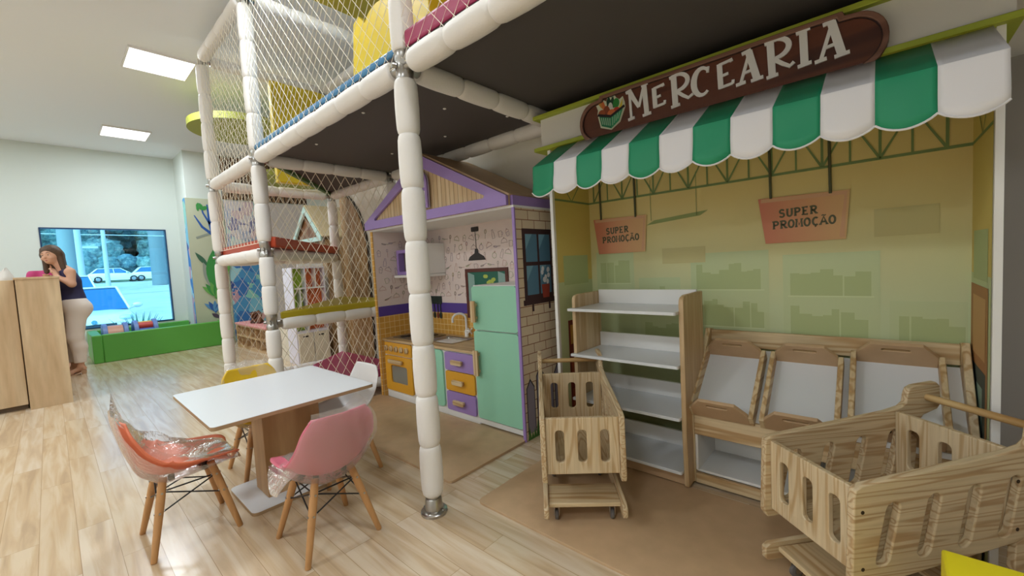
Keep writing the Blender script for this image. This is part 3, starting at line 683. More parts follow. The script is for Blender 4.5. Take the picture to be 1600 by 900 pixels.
# side panels
for x0, x1, sg in ((SX0, SX0 + .02, 1), (SX1 - .02, SX1, -1)):
    mb = MB().box(x0, x1, SY0, SY1, 0, 1.80, 0); xi = x1 if sg > 0 else x0; P = YZ(xi, sg)
    mb.poly([(SY0 + .02, 0), (SY1 - .012, 0), (SY1 - .012, 1.80), (SY0 + .02, 1.80)], P, .0008, 1)
    mb.poly([(SY0 + .02, 0), (SY1 - .012, 0), (SY1 - .012, 1.02), (SY0 + .02, 1.02)], P, .0012, 2)
    mb.ribbon([(SY0 + .02, zl), (SY1 - .012, zl)], .012, P, .0018, 3); mb.ribbon([(SY0 + .02, zh), (SY0 + .2, zl), (SY0 + .36, zh)], .010, P, .002, 3)
    mb.poly([(SY0 + .08, 1.0), (SY1 - .06, 1.0), (SY1 - .06, 1.18), (SY0 + .08, 1.18)], P, .0016, 4)
    if sg > 0:
        mb.poly([(SY0 + .10, .1), (SY1 - .012, .1), (SY1 - .012, .78), (SY0 + .10, .78)], P, .0024, 5)
        for i in range(3):
            for j in range(3): mb.poly([(SY0 + .12 + i * .1, .60 - j * .2 + .03), (SY0 + .20 + i * .1, .60 - j * .2 + .03), (SY0 + .20 + i * .1, .60 - j * .2 + .15), (SY0 + .12 + i * .1, .60 - j * .2 + .15)], P, .003, 6 if j == 0 else 7)
    else:
        mb.poly([(SY0 + .06, .05), (SY1 - .02, .05), (SY1 - .02, .98), (SY0 + .06, .98)], P, .0024, 8)
        mb.poly([(SY0 + .10, .72), (SY1 - .07, .72), (SY1 - .07, .94), (SY0 + .10, .94)], P, .003, 9)
        mb.poly([(SY0 + .09, .1), (SY1 - .06, .1), (SY1 - .06, .68), (SY0 + .09, .68)], P, .003, 10)
        mb.poly([(SY0 + .14, .12), (SY1 - .16, .12), (SY1 - .16, .62), (SY0 + .14, .62)], P, .0036, 11)
    part(shop, 'side_panel', mb, [WHITE, solid('mural_ochre', '#dcc670', .6), G1, TR, G2, solid('print_shelf_red', '#7a2f22', .6), solid('print_jar', '#c8933f', .6), solid('print_box', '#a5502f', .6),
        solid('print_door_brown', '#b07a48', .6), solid('print_door_panel', '#cf9f68', .6), solid('print_door_edge', '#3e4a44', .6), solid('print_door_glass', '#86a69b', .5)], smooth=0)
part(shop, 'header', MB().box(-1.50, .31, SY0 - .0, SY1, 1.825, 2.00), solid('header_white', '#e4e1d8', .6), .002, label='white header board over the awning')
for z in (1.80, 1.985): part(shop, 'header_trim', MB().box(-1.535, .325, SY0 - .03, SY1, z, z + .022), LIME, .003, label='lime green trim of the header')
part(shop, 'base_board', MB().plate(rrect(-1.465, .35, 1.30, 2.01, .03), [], XY(0), .012), [MDF], .003, label='brown fibreboard base in front of the stall')
# awning: 12 stripes, sloped top and scalloped valance
AX0, AX1 = -1.37, .26; NS = 12; sw = (AX1 - AX0) / NS
AGREEN = solid('awning_green', '#1f9468', .55); AWHITE = solid('awning_white', '#eceaec', .6)
mb = MB(); trim = MB()
def aw(x, t):
    """t 0..1 along slope, 1..2 down the valance"""
    if t <= 1: return (x, 1.985 - .235 * t, 1.795 - .145 * t)
    s = t - 1; k = ((x - AX0) / sw) % 1
    fu = .006 * math.sin(x * 17 + s * 5) * s + .012 * math.sin(PI * k) * s
    sc = .030 * math.sin(PI * k) ** .8 * max(0, (s - .3) / .7)
    return (x, 1.75 - .012 * s - fu, 1.65 - .135 * s - sc)
for k in range(NS):
    xs = [AX0 + sw * (k + i / 10) for i in range(11)]; xs = [min(max(x, AX0 + sw * k + 1e-5), AX0 + sw * (k + 1) - 1e-5) for x in xs]
    ts = [0, .5, 1, 1.001, 1.2, 1.4, 1.6, 1.8, 2.0]
    vs = [aw(x, t) for t in ts for x in xs]; n = 11
    fs = [(j * n + i, j * n + i + 1, (j + 1) * n + i + 1, (j + 1) * n + i) for j in range(len(ts) - 1) for i in range(10)]
    mb.add(vs, fs, k % 2)
    trim.tube([aw(x, 2.0) for x in xs], .0035, 6)
aw_o = part(shop, 'awning', mb, [AGREEN, AWHITE], smooth=40, solidify=.003, label='green and white striped awning with scalloped edge')
part(aw_o, 'scallop_trim', trim, AWHITE, smooth=40)
# two printed offers hung on the back panel, with their rods
def glyph(ch):
    S = {'S': [arc(.5, .74, .32, .24, 20, 270, 12) + arc(.5, .26, .34, .26, 90, -160, 12)], 'U': [[(.15, 1), (.15, .35)] + arc(.5, .35, .35, .33, 180, 360, 10) + [(.85, 1)]],
         'P': [[(.18, 0), (.18, 1)], [(.18, .97)] + arc(.5, .72, .34, .25, 90, -90, 10) + [(.18, .47)]], 'E': [[(.85, .97), (.18, .97), (.18, .03), (.88, .03)], [(.18, .5), (.65, .5)]],
         'R': [[(.18, 0), (.18, 1)], [(.18, .97)] + arc(.5, .73, .34, .24, 90, -90, 10) + [(.18, .49)], [(.45, .49), (.9, 0)]],
         'O': [arc(.5, .5, .38, .48, 0, 360, 20)], 'M': [[(.08, 0), (.14, 1), (.5, .25), (.86, 1), (.92, 0)]], 'C': [arc(.55, .5, .4, .48, 50, 310, 16)],
         'A': [[(.05, 0), (.5, 1), (.95, 0)], [(.22, .35), (.78, .35)]], 'I': [[(.5, 0), (.5, 1)]]}
    return S[ch]
SERIF = {'U': [(.15, 1), (.85, 1)], 'P': [(.18, 0), (.12, 1)], 'E': [(.12, 1), (.12, 0)], 'R': [(.18, 0), (.12, 1), (.92, 0)], 'M': [(.08, 0), (.92, 0), (.1, 1), (.9, 1)], 'A': [(.05, 0), (.95, 0)], 'I': [(.5, 0), (.5, 1)]}
def word(mb, s, x0, z0, h, wd, adv, pen, P, z, mat, slope=0, skew=0):
    for i, ch in enumerate(s):
        til = ch == 'Ã'; ced = ch == 'Ç'; c = {'Ã': 'A', 'Ç': 'C'}.get(ch, ch)
        Q = lambda a, b: (x0 + i * adv + a * wd + skew * b, z0 + b * h + slope * (i * adv + a * wd))
        for st in glyph(c): mb.ribbon([Q(*p) for p in st], pen, P, z, mat)
        for (a, b) in SERIF.get(c, []): mb.ribbon([Q(a - .2, b + (.03 if b < .5 else -.03)), Q(a + .2, b + (.03 if b < .5 else -.03))], pen * .7, P, z + .0002, mat)
        if til: mb.ribbon([Q(.2, 1.13), Q(.4, 1.22), Q(.6, 1.13), Q(.8, 1.22)], pen * .6, P, z, mat)
        if ced: mb.ribbon([Q(.5, .0), Q(.58, -.15), Q(.42, -.22)], pen * .6, P, z, mat)
INKG = solid('print_grey_green', '#5f5f48', .6); ROD = solid('print_rod', '#55573f', .6)
def gradx(name, a, b, x0, x1):
    m, n, l, bs = nmat(name); tc = n.new('ShaderNodeTexCoord'); sp = n.new('ShaderNodeSeparateXYZ'); mr = n.new('ShaderNodeMapRange'); rp = n.new('ShaderNodeValToRGB')
    mr.inputs[1].default_value = x0; mr.inputs[2].default_value = x1; rp.color_ramp.elements[0].color = rgb(a); rp.color_ramp.elements[1].color = rgb(b)
    l.new(tc.outputs['Object'], sp.inputs[0]); l.new(sp.outputs[0], mr.inputs[0]); l.new(mr.outputs[0], rp.inputs[0]); l.new(rp.outputs[0], bs.inputs['Base Color']); bs.inputs['Roughness'].default_value = .6; return m
POFF = gradx('print_offer_card', '#d8846c', '#e0b884', 0, .36)
for x, lab in ((-1.405, 'smaller looking salmon SUPER PROMOÇÃO card, left, above the white shelf'), (-.46, 'salmon SUPER PROMOÇÃO card on the right, above the trays')):
    t = thing('offer_sign', (x, SY1 - .02, 1.18), lab, 'sign', 'printed offer signs')
    P = XZ(SY1 - .017); mb = MB()
    mb.plate([(x + .03, 1.18), (x + .345, 1.18), (x + .36, 1.40), (x, 1.405)], [], P, .003, 0)
    mb.ribbon([(x + .012, 1.393), (x + .345, 1.388), (x + .33, 1.19)], .018, P, .0034, 1)
    part(t, 'card', mb, [POFF, solid('print_card_edge', '#dcab86', .6)], smooth=0)
    lt = MB(); word(lt, 'SUPER', x + .088, 1.305, .036, .026, .0315, .0085, P, .004, 0, .02)
    word(lt, 'PROMOÇÃO', x + .062, 1.25, .036, .027, .0315, .0085, P, .004, 0, .02)
    part(t, 'lettering', lt, INKG, smooth=0, label='dark lettering SUPER PROMOÇÃO')
    for u in (.055, .29): part(t, 'rod', MB().cyl((x + u, SY1 - .019, 1.40 - .008 * (u > .2)), (x + u - .005, SY1 - .019, 1.76), .006), ROD, smooth=40)
# shop sign
sg = thing('shop_sign', (-.59, 1.975, 1.74), 'dark wooden MERCEARIA sign with a vegetable basket emblem', 'sign')
def plaque(d):
    cz, h, xl, xr = 1.865, .122 - d, -1.205 + d, .025 - d
    r = []
    r += [(xr - .125 + d, cz + h), (xr - .110 + d, cz + h * .80)]
    r = [(xr - .125, cz + h), (xr - .118, cz + h * .86), (xr - .095, cz + h * .84)] + arc(xr - .09, cz, .09, h * .84, 80, -80, 14) + [(xr - .095, cz - h * .84), (xr - .118, cz - h * .86), (xr - .125, cz - h)]
    l = [(xl + .125, cz - h), (xl + .118, cz - h * .86), (xl + .095, cz - h * .84)] + arc(xl + .09, cz, .09, h * .84, 260, 100, 14) + [(xl + .095, cz + h * .84), (xl + .118, cz + h * .86), (xl + .125, cz + h)]
    return (r + l)[::-1]
PS = XZ(1.996)
SGW = wood('sign_wood', '#6a3a26', '#45241a', 'x', .5, 18); SGR = wood('sign_rim_wood', '#8d6553', '#6d4637', 'x', .5, 18)
part(sg, 'board', MB().plate(plaque(.004), [], PS, .022), SGW, .002)
part(sg, 'rim', MB().plate(plaque(0), [plaque(.017)], PS, .034), SGR, .003, label='lighter brown raised rim')
part(sg, 'inner_line', MB().plate(plaque(.017), [plaque(.020)], PS, .026), solid('sign_line', '#2c1512', .6), smooth=0)
lt = MB(); PL = lambda u, v, w: (u, 1.974 - w, v)
def stroke(p, q, w0, w1=None):
    w1 = w0 if w1 is None else w1; w0 += .003; w1 += .003
    dx, dy = q[0] - p[0], q[1] - p[1]; L = math.hypot(dx, dy); nx, ny = -dy / L, dx / L
    lt.plate([(p[0] - nx * w0 / 2, p[1] - ny * w0 / 2), (q[0] - nx * w1 / 2, q[1] - ny * w1 / 2), (q[0] + nx * w1 / 2, q[1] + ny * w1 / 2), (p[0] + nx * w0 / 2, p[1] + ny * w0 / 2)], [], PL, .006 + len(lt.f) * .000002)
def curve(pts, ws):
    out = []; inn = []; k = len(pts)
    for i, p in enumerate(pts):
        a = pts[max(i - 1, 0)]; b = pts[min(i + 1, k - 1)]; dx, dy = b[0] - a[0], b[1] - a[1]; L = math.hypot(dx, dy); w = ws(i / (k - 1)) / 2 + .0018
        out.append((p[0] - dy / L * w, p[1] + dx / L * w)); inn.append((p[0] + dy / L * w, p[1] - dx / L * w))
    lt.plate(out + inn[::-1], [], PL, .006 + len(lt.f) * .000002)
def serif(c, w, a=0): stroke((c[0] - w / 2, c[1] - a), (c[0] + w / 2, c[1] + a), .0105)
def LM(x0, x1, zb, zt):
    stroke((x0 + .012, zb), (x0 + .006, zt - .01), .009); stroke((x0 + .004, zt - .006), (x0 + .052, zb + .045), .022, .012); stroke((x0 + .052, zb + .045), (x1 - .022, zt), .010); stroke((x1 - .022, zt), (x1 - .012, zb), .020)
    serif((x0 + .012, zb), .034, .002); serif((x1 - .012, zb), .042, .002); serif((x0 + .002, zt - .008), .03, .003); serif((x1 - .02, zt), .032, .004)
def LE(x0, x1, zb, zt):
    stroke((x0 + .016, zb), (x0 + .012, zt), .018); stroke((x0 + .01, zt - .004), (x1 - .004, zt + .002), .008); stroke((x0 + .012, (zb + zt) / 2 - .002), (x1 - .016, (zb + zt) / 2 + .003), .008); stroke((x0 + .01, zb + .004), (x1, zb + .008), .008)
    stroke((x1, zb + .006), (x1 + .002, zb + .022), .008); serif((x1 - .005, zt + .001), .012, .002)
def LR(x0, x1, zb, zt):
    stroke((x0 + .020, zb), (x0 + .014, zt - .004), .022); h = (zt - zb)
    curve([(x0 + .004, zt - .004)] + arc(x0 + .03, zt - h * .27, .046, h * .26, 80, -85, 12) + [(x0 + .022, zb + h * .42)], lambda t: .008 + .008 * math.sin(PI * t))
    curve([(x0 + .028, zb + h * .44), (x0 + .055, zb + h * .26), (x0 + .078, zb + h * .14), (x1 + .012, zb + h * .22)], lambda t: .012 - .003 * t)
    serif((x0 + .020, zb), .040, .002); serif((x0 + .010, zt - .006), .030, .002)
def LC(x0, x1, zb, zt):
    cz = (zb + zt) / 2; cx = (x0 + x1) / 2 + .004; ry = (zt - zb) / 2
    curve(arc(cx, cz, (x1 - x0) / 2 + .004, ry, 50, 310, 18), lambda t: .008 + .014 * math.sin(PI * t) ** 2)
    stroke((x1 - .004, zt - .026), (x1 - .001, zt - .002), .008)
def LA(x0, x1, zb, zt):
    ax = (x0 + x1) / 2 + .004; stroke((x0 + .012, zb), (ax, zt), .009); stroke((ax - .004, zt), (x1 - .014, zb), .023); h = zt - zb
    stroke((x0 + .026, zb + h * .32), (x1 - .024, zb + h * .36), .008); serif((x0 + .012, zb), .036, .002); serif((x1 - .014, zb), .044, .002); serif((ax - .012, zt), .034, .003)
def LI(x0, x1, zb, zt):
    cx = (x0 + x1) / 2; stroke((cx + .002, zb), (cx - .002, zt), .022); serif((cx + .002, zb), .044, .002); serif((cx - .002, zt), .044, .003)
LM(-.925, -.822, 1.829, 1.970); LE(-.808, -.748, 1.847, 1.940); LR(-.718, -.632, 1.829, 1.966); LC(-.616, -.554, 1.842, 1.956); LE(-.522, -.460, 1.845, 1.948)
LA(-.442, -.357, 1.841, 1.960); LR(-.338, -.258, 1.834, 1.972); LI(-.237, -.193, 1.842, 1.967); LA(-.176, -.088, 1.839, 1.965)
part(sg, 'lettering', lt, WHITE, smooth=0, label='white raised lettering MERCEARIA')
# basket emblem
eb = MB(); bx, bz = -1.022, 1.89
Z = lambda pts: [(bx + p[0] * .001, bz + p[1] * .001) for p in pts]
eb.plate(Z([(-78, 8), (-62, -62), (-2, -86), (48, -58), (78, 8), (76, 30), (66, 62), (48, 52), (30, 66), (16, 92), (4, 70), (-10, 98), (-24, 62), (-52, 80), (-66, 58), (-84, 56), (-74, 30)][::-1]), [], PL, .002, 0)
E_ = lambda cx, cy, rx, ry, a=0: Z(rot(arc(cx, cy, rx, ry, 0, 360, 14), (cx, cy), a))
for i, (pts, m) in enumerate(((Z([(-20, 20), (-24, 60), (-10, 88), (0, 60), (14, 80), (20, 55), (26, 20)]), 1), (E_(-52, 50, 10, 30, .6), 2), (E_(-40, 40, 9, 34, .3), 3), (E_(30, 38, 18, 24), 4), (Z([(38, 0), (66, 52), (60, 0), (40, -12)]), 5),
     (E_(-2, 20, 14, 30), 6), (E_(-22, 10, 18, 30, .2), 7), (E_(-52, 8, 20, 18), 8), (E_(30, 0, 20, 18), 9), (E_(2, -4, 22, 18), 3))):
    eb.fillpoly(pts, PL, .0026 + i * .0003, m)
eb.fillpoly(Z([(-66, -2), (0, -22), (0, -80), (-54, -56)]), PL, .0062, 10); eb.fillpoly(Z([(0, -22), (68, 6), (44, -52), (0, -80)]), PL, .0063, 11)
for q in range(5): eb.ribbon(Z([(-54 + q * 12, -14 - q * 3.6), (-46 + q * 10, -50 - q * 4)]), .005, PL, .0068, 12)
for q in range(4): eb.ribbon(Z([(10 + q * 14, -26 + q * 6), (8 + q * 10, -66 + q * 8)]), .004, PL, .0068, 12)
eb.ribbon(Z([(-74, 4), (0, -20), (76, 12)]), .013, PL, .0072, 13)
part(sg, 'basket_emblem', eb, [solid('em_cream', '#d8dcc0', .5), solid('em_deepgreen', '#16402c', .5), solid('em_gold', '#c8913c', .5), solid('em_orange', '#d2703a', .5), solid('em_leaf', '#2e8a3a', .5), solid('em_yellow', '#d8c23c', .5),
     solid('em_milk', '#d9d6cc', .5), solid('em_brown', '#8a4226', .5), solid('em_rust', '#a8552c', .5), solid('em_red', '#c23a22', .5), solid('em_basket', '#1e7a52', .5), solid('em_basket_lit', '#2f9a66', .5), solid('em_slat', '#9fc4a4', .5), solid('em_rim', '#1d1418', .5)], smooth=0, label='coloured emblem of a green basket full of vegetables')

# white shelf unit with pine sides
sh = thing('shelf_unit', (-1.0, 2.1, .012), 'white four tier shelf unit with pine sides in the stall', 'shelf unit')
for x0 in (-1.315, -.715):
    pr_ = [(1.985, .02), (2.26, .02), (2.26, .955), (2.02, .955)] + arc(2.0, .92, .025, .03, 110, 180, 4) + [(1.972, .3)]
    part(sh, 'side_panel', MB().plate(pr_, [], YZ(x0), .022), wood('pine_shelf', '#dcc39c', '#cbab80', 'z', .5, 9, 14, .8), .003)
for z, y0 in ((.865, 1.93), (.605, 1.945), (.352, 1.945), (.085, 1.955)):
    s_ = part(sh, 'shelf', MB().plate([(-1.318, 1.97), (-1.318, y0), (-.722, y0), (-.716, y0 + .006), (-.716, 2.245), (-1.292, 2.245), (-1.292, 1.97)], [], XY(z), .016), WLAM, .002)
    part(s_, 'back_rail', MB().box(-1.292, -.716, 2.238, 2.254, z + .016, z + .098), WHITE, .002)
    if z < .1: part(sh, 'plinth', MB().box(-1.292, -.716, 2.01, 2.03, .013, z), solid('shelf_plinth_board', '#caa883', .6), .002)  # tan plinth board set back under the bottom shelf

# produce stand with sloping trays
cs = thing('produce_stand', (-.22, 2.15, .012), 'low pine produce stand with open white niche below its trays', 'display stand')
CX0, CX1 = -.712, .262; SL = (2.0, .362, 2.36, .66)      # slope line y0,z0 -> y1,z1
side = [(2.07, .013), (2.39, .013), (2.42, .735), (2.36, .745), (2.06, .385), (2.055, .35)]
for x0 in (CX0, CX1 - .025, -.235):
    part(cs, 'side_panel', MB().plate(side if x0 != -.235 else [(2.09, .013), (2.37, .013), (2.37, .62), (2.09, .36)], [], YZ(x0), .024), PINE_Z, .003)
part(cs, 'front_rail', MB().box(CX0 + .024, CX1 - .025, 2.062, 2.082, .262, .372), PINE_X, .003)
part(cs, 'bottom_rail', MB().box(CX0 + .024, CX1 - .025, 2.068, 2.088, .013, .062), PINE_X, .003)
part(cs, 'top_rail', MB().box(CX0 + .024, CX1 - .025, 2.375, 2.393, .65, .735), PINE_X, .003)
d_ = Vector((0, SL[2] - SL[0], SL[3] - SL[1])).normalized(); n_ = Vector((0, -d_.z, d_.y))
def slope0(x, t, h): return Vector((x, SL[0], SL[1])) + Vector((0, .045, -.01)) + d_ * t + n_ * h
part(cs, 'sloping_board', MB().obox(slope0(CX0 + .025, 0.02, -.012), (CX1 - CX0 - .05, 0, 0), d_ * .43, n_ * .01), WHITE, smooth=0)
for a, b in ((CX0 + .024, -.236), (-.21, CX1 - .026)):
    nb = MB().box(a, b, 2.09, 2.36, .062, .075).box(a, a + .012, 2.075, 2.36, .075, .26).box(b - .012, b, 2.075, 2.36, .075, .26).box(a + .012, b - .012, 2.345, 2.36, .075, .26)
    part(cs, 'niche_box', nb, WHITE, .002, label='white open niche box')
def tray(x0, x1, lab, t0):
    slope = lambda x, t, h: slope0(x, t + t0, h)
    t = thing('produce_tray', slope((x0 + x1) / 2, 0, .0), lab, 'tray', 'pine trays on the stand')
    L, Hh = .39, .062
    P3 = None      # u across, v up from the slope, w along the slope
    w = x1 - x0
    part(t, 'base', MB().obox(slope(x0 + .014, .012, .004), (w - .028, 0, 0), d_ * (L - .024), n_ * .006), WLAM, smooth=0, label='white tray bottom')
    for xx in (x0 - .004, x1 - .016): part(t, 'side_rail', MB().obox(slope(xx, .0, .002), (.020, 0, 0), d_ * L, n_ * .062), PINE_Y, .003)
    ex = (Vector((1, 0, 0)))
    c = .045
    prof = [(x0 + .016, .004), (x1 - .016, .004), (x1 - .016, .072), (x1 - .016 - c, .134), (x0 + .016 + c, .134), (x0 + .016, .072)]
    hol = rrect((x0 + x1) / 2 - .045, (x0 + x1) / 2 + .045, .094, .110, .0075)
    for w0, nm in ((0.0, 'front'), (L - .016, 'back')):
        e = part(t, 'end_board', MB().plate(prof, [hol], lambda u, v, ww, w0=w0: tuple(slope(u, w0 + ww, v)), .016), MDF, .002, label='%s end board with a hand slot' % nm)
for x0, x1, t0, lab in ((-.70, -.425, .012, 'pine tray at the left end of the stand, next to the white shelves'), (-.395, -.125, .012, 'pine tray in the middle of the three on the stand'), (-.095, .19, .055, 'pine tray at the right end of the stand, behind the cart handle')):
    tray(x0, x1, lab, t0)

# ------------------------------------------------------------------ toy shopping carts (local: u across, v front to rear)
CARTW, CT_ = .352, .022
PINE_YC = wood('cart_pine_long', '#dcc7a2', '#c2a077', 'y', .42, 62, 11, .5)
PINE_ZC = wood('cart_pine_up', '#dfcaa6', '#c8a97e', 'z', .42, 55, 12, .6)
def cart(loc, rz, lab):
    t = thing('toy_shopping_cart', loc, lab, 'shopping cart', 'pine shopping carts', rz, True)
    sidep = [(-.015, .215), (.03, .20), (.50, .285), (.50, .06), (.53, .045), (.565, .06), (.575, .40), (.60, .50), (.615, .535), (.66, .55), (.675, .575), (.665, .625), (.645, .638), (.57, .622), (.545, .60), (.535, .565), (.51, .54), (.46, .53), (.0, .485), (-.012, .475), (-.02, .455)]
    sidep = [(-.020, .228), (-.006, .205), (.022, .205), (.50, .27), (.575, .30), (.590, .46), (.598, .495), (.612, .510), (.668, .528), (.682, .545), (.676, .615), (.662, .628), (.575, .622), (.553, .612), (.545, .592), (.540, .562), (.520, .548), (.46, .536), (.012, .494), (-.008, .484), (-.012, .462)]
    slots = []
    for k in range(4):
        v0 = .055 + k * .128
        def sl(a, b): return (v0 + a + .035 * (b - .25) / .15, .245 + k * .012 + b)
        base = rrect(0, .040, .0, .175, .0195, 4)
        slots.append([(v0 - .005 + a + .04 * b / .175, .262 + k * .010 + b) for a, b in base])
    KZ = 1.0; sidep = [(a_, b_ * KZ if b_ < .52 else b_) for a_, b_ in sidep]; slots = [[(a_, b_ * KZ) for a_, b_ in q] for q in slots]
    rail = [(-.018, .055), (-.006, .045), (.52, .045), (.56, .06), (.575, .30), (.50, .27), (.495, .115), (.0, .105), (-.018, .092)]
    for s, u in ((0, 0), (1, CARTW - CT_)):
        Pm = lambda a, b, w, u=u: (u + w, a, b)
        sp_ = part(t, 'side_panel', MB().plate(sidep, slots, Pm, CT_), PINE_YC, .004)
        rl = part(t, 'rail', MB().plate(rail, [], Pm, CT_ - .001) , PINE_YC, .004)
        sc = MB(); uu = u - .0006 if s == 0 else u + CT_ + .0006
        for (a, b) in ((.012, .42), (.012, .26), (.045, .216), (.50, .31), (.50, .45)):
            part(sp_, 'screw_hole', MB().cyl((uu, a, b), (uu + (.001 if s == 0 else -.001), a, b), .0055, n=10), solid('screw_hole', '#3a2a1c', .7), smooth=0)
    def slotted(n, w, h0, h1, z0, z1):
        holes = []
        for k in range(n):
            c = w * (k + .5) / n + (.0 if n == 1 else (k - (n - 1) / 2) * -.008); holes.append(rrect(c - .019, c + .019, h0, h1, .016, 4))
        return [(0, z0), (w, z0), (w, z1), (0, z1)], holes
    iw = CARTW - 2 * CT_
    o, h = slotted(3, iw, .285, .425, .235, .478)
    part(t, 'front_panel', MB().plate(o, h, lambda a, b, w: (CT_ + a, .024 - w + .0 * b, b), .018), PINE_ZC, .003)
    o, h = slotted(3, iw, .345, .485, .28, .535)
    part(t, 'back_panel', MB().plate(o, h, lambda a, b, w: (CT_ + a, .512 - w, b), .018), PINE_ZC, .003)
    Lb = math.hypot(.465, .04)
    part(t, 'basket_floor', MB().obox((CT_, .026, .228), (iw, 0, 0), (0, .468, .05), (0, -.001, .012)), PINE_YC, .002)
    part(t, 'lower_shelf', MB().box(CT_, CARTW - CT_, .03, .19, .075, .093), PINE_X, .003)
    part(t, 'lower_shelf', MB().box(CT_, CARTW - CT_, .38, .50, .075, .093), PINE_X, .003)
    part(t, 'handle', MB().cyl((CT_ - .012, .625, .575), (CARTW - CT_ + .012, .625, .575), .0125, n=16), wood('cart_dowel', '#dcbd88', '#b98d55', 'x', .4, 20), smooth=50)
    for u in (.055, CARTW - .055):
        for v in (.07, .44):
            c = part(t, 'caster', MB().box(u - .014, u + .014, v - .016, v + .016, .070, .075).box(u - .012, u - .009, v - .01, v + .01, .02, .07).box(u + .009, u + .012, v - .01, v + .01, .02, .07), METAL, smooth=0)
            part(c, 'wheel', MB().lathe((u - .008, v, .0225), (1, 0, 0), [(0, .018), (.003, .0225), (.013, .0225), (.016, .018)], 18), solid('grey_rubber', '#6a6664', .6), smooth=40)
    return t
# small looking cart in the middle, front towards the camera; big looking one at the right edge
GZ = .012
def cart_at(pf, pr, lab):
    """pf, pr: outer front corners left and right on the floor plan"""
    a = Vector(pf); b = Vector(pr); d = (b - a).normalized()
    ang = math.atan2(d.y, d.x); mid = (a + b) / 2; o = mid - d * CARTW / 2
    return cart((o.x, o.y, GZ), ang, lab)
CART_A = ((-1.067, 1.329), (-.799, 1.539)); CART_B = ((-.303, 1.624), (-.048, 1.396))
cart_at(CART_A[0], CART_A[1], 'pine toy shopping cart standing in front of the white shelf unit')
cart_at(CART_B[0], CART_B[1], 'pine toy shopping cart in the right foreground, cut by the frame edge')

# yellow foam block in the corner of the picture
solo('foam_block', MB().box(.107, .62, .85, 1.36, 0, .42), solid('bright_yellow_vinyl', '#f0df1c', .45), (.36, 1.1, 0), 'bright yellow foam block at the bottom right edge', 'foam block', bevel=.006)

# ------------------------------------------------------------------ table
TC = (-2.435, .735)
tb = thing('play_table', (TC[0], TC[1], 0), 'white topped rectangular play table on a single wooden pedestal', 'table')
TX0, TX1, TY0, TY1, TZ = -2.826, -2.035, .393, 1.122, .548
part(tb, 'table_top', MB().plate(rrect(TX0, TX1, TY0, TY1, .022), [], XY(TZ - .018), .0165), EDGE, .001, label='brown edged board')
part(tb, 'top_laminate', MB().plate(rrect(TX0, TX1, TY0, TY1, .022), [], XY(TZ - .0015), .0015), WLAM, smooth=0, label='white laminate surface')
part(tb, 'pedestal', MB().box(-2.525, -2.345, .665, .95, .018, TZ - .018), wood('pedestal_oak', '#caa57a', '#b48c60', 'z', .5, 8, 3, .4), .002)
part(tb, 'base_plate', MB().plate(rrect(-2.635, -2.245, .565, 1.04, .03), [], XY(0), .0165), EDGE, .001, label='brown edged base board')
part(tb, 'base_laminate', MB().plate(rrect(-2.635, -2.245, .565, 1.04, .03), [], XY(.0165), .0015), WLAM, smooth=0, label='white laminate surface')

# ------------------------------------------------------------------ chairs (local: seat front towards +y)
PROF = [(.182, .338), (.172, .347), (.14, .346), (.07, .336), (-.02, .322), (-.085, .324), (-.132, .352), (-.160, .405), (-.178, .47), (-.192, .54), (-.198, .590)]
WID = [.118, .148, .165, .174, .180, .184, .184, .178, .164, .146, .112]
def spl(arr, t):
    x = t * (len(arr) - 1); i = min(int(x), len(arr) - 2); f = x - i
    g = lambda k: arr[max(0, min(len(arr) - 1, k))]
    def cr(a, b, c, d): return .5 * ((2 * b) + (-a + c) * f + (2 * a - 5 * b + 4 * c - d) * f * f + (-a + 3 * b - 3 * c + d) * f ** 3)
    if isinstance(arr[0], tuple): return tuple(cr(g(i - 1)[k], g(i)[k], g(i + 1)[k], g(i + 2)[k]) for k in range(len(arr[0])))
    return cr(g(i - 1), g(i), g(i + 1), g(i + 2))
def shell_pt(u, t, off=0.0):
    y, z = spl(PROF, t); w = spl(WID, t)
    y2, z2 = spl(PROF, min(1, t + .02)); y1, z1 = spl(PROF, max(0, t - .02)); ty, tz = y2 - y1, z2 - z1; L = math.hypot(ty, tz) or 1
    ny, nz = tz / L, -ty / L                     # towards the sitter
    if nz < 0 and t < .5: ny, nz = -ny, -nz
    ny, nz = (tz / L, -ty / L)
    s = 2 * u - 1
    mid = math.exp(-((t - .54) / .24) ** 2)
    lift = (.004 + .080 * mid) * abs(s) ** 2.2 - .010 * (1 - s * s)
    return Vector((s * w, y + ny * (lift + off), z + nz * (lift + off)))
_n = None
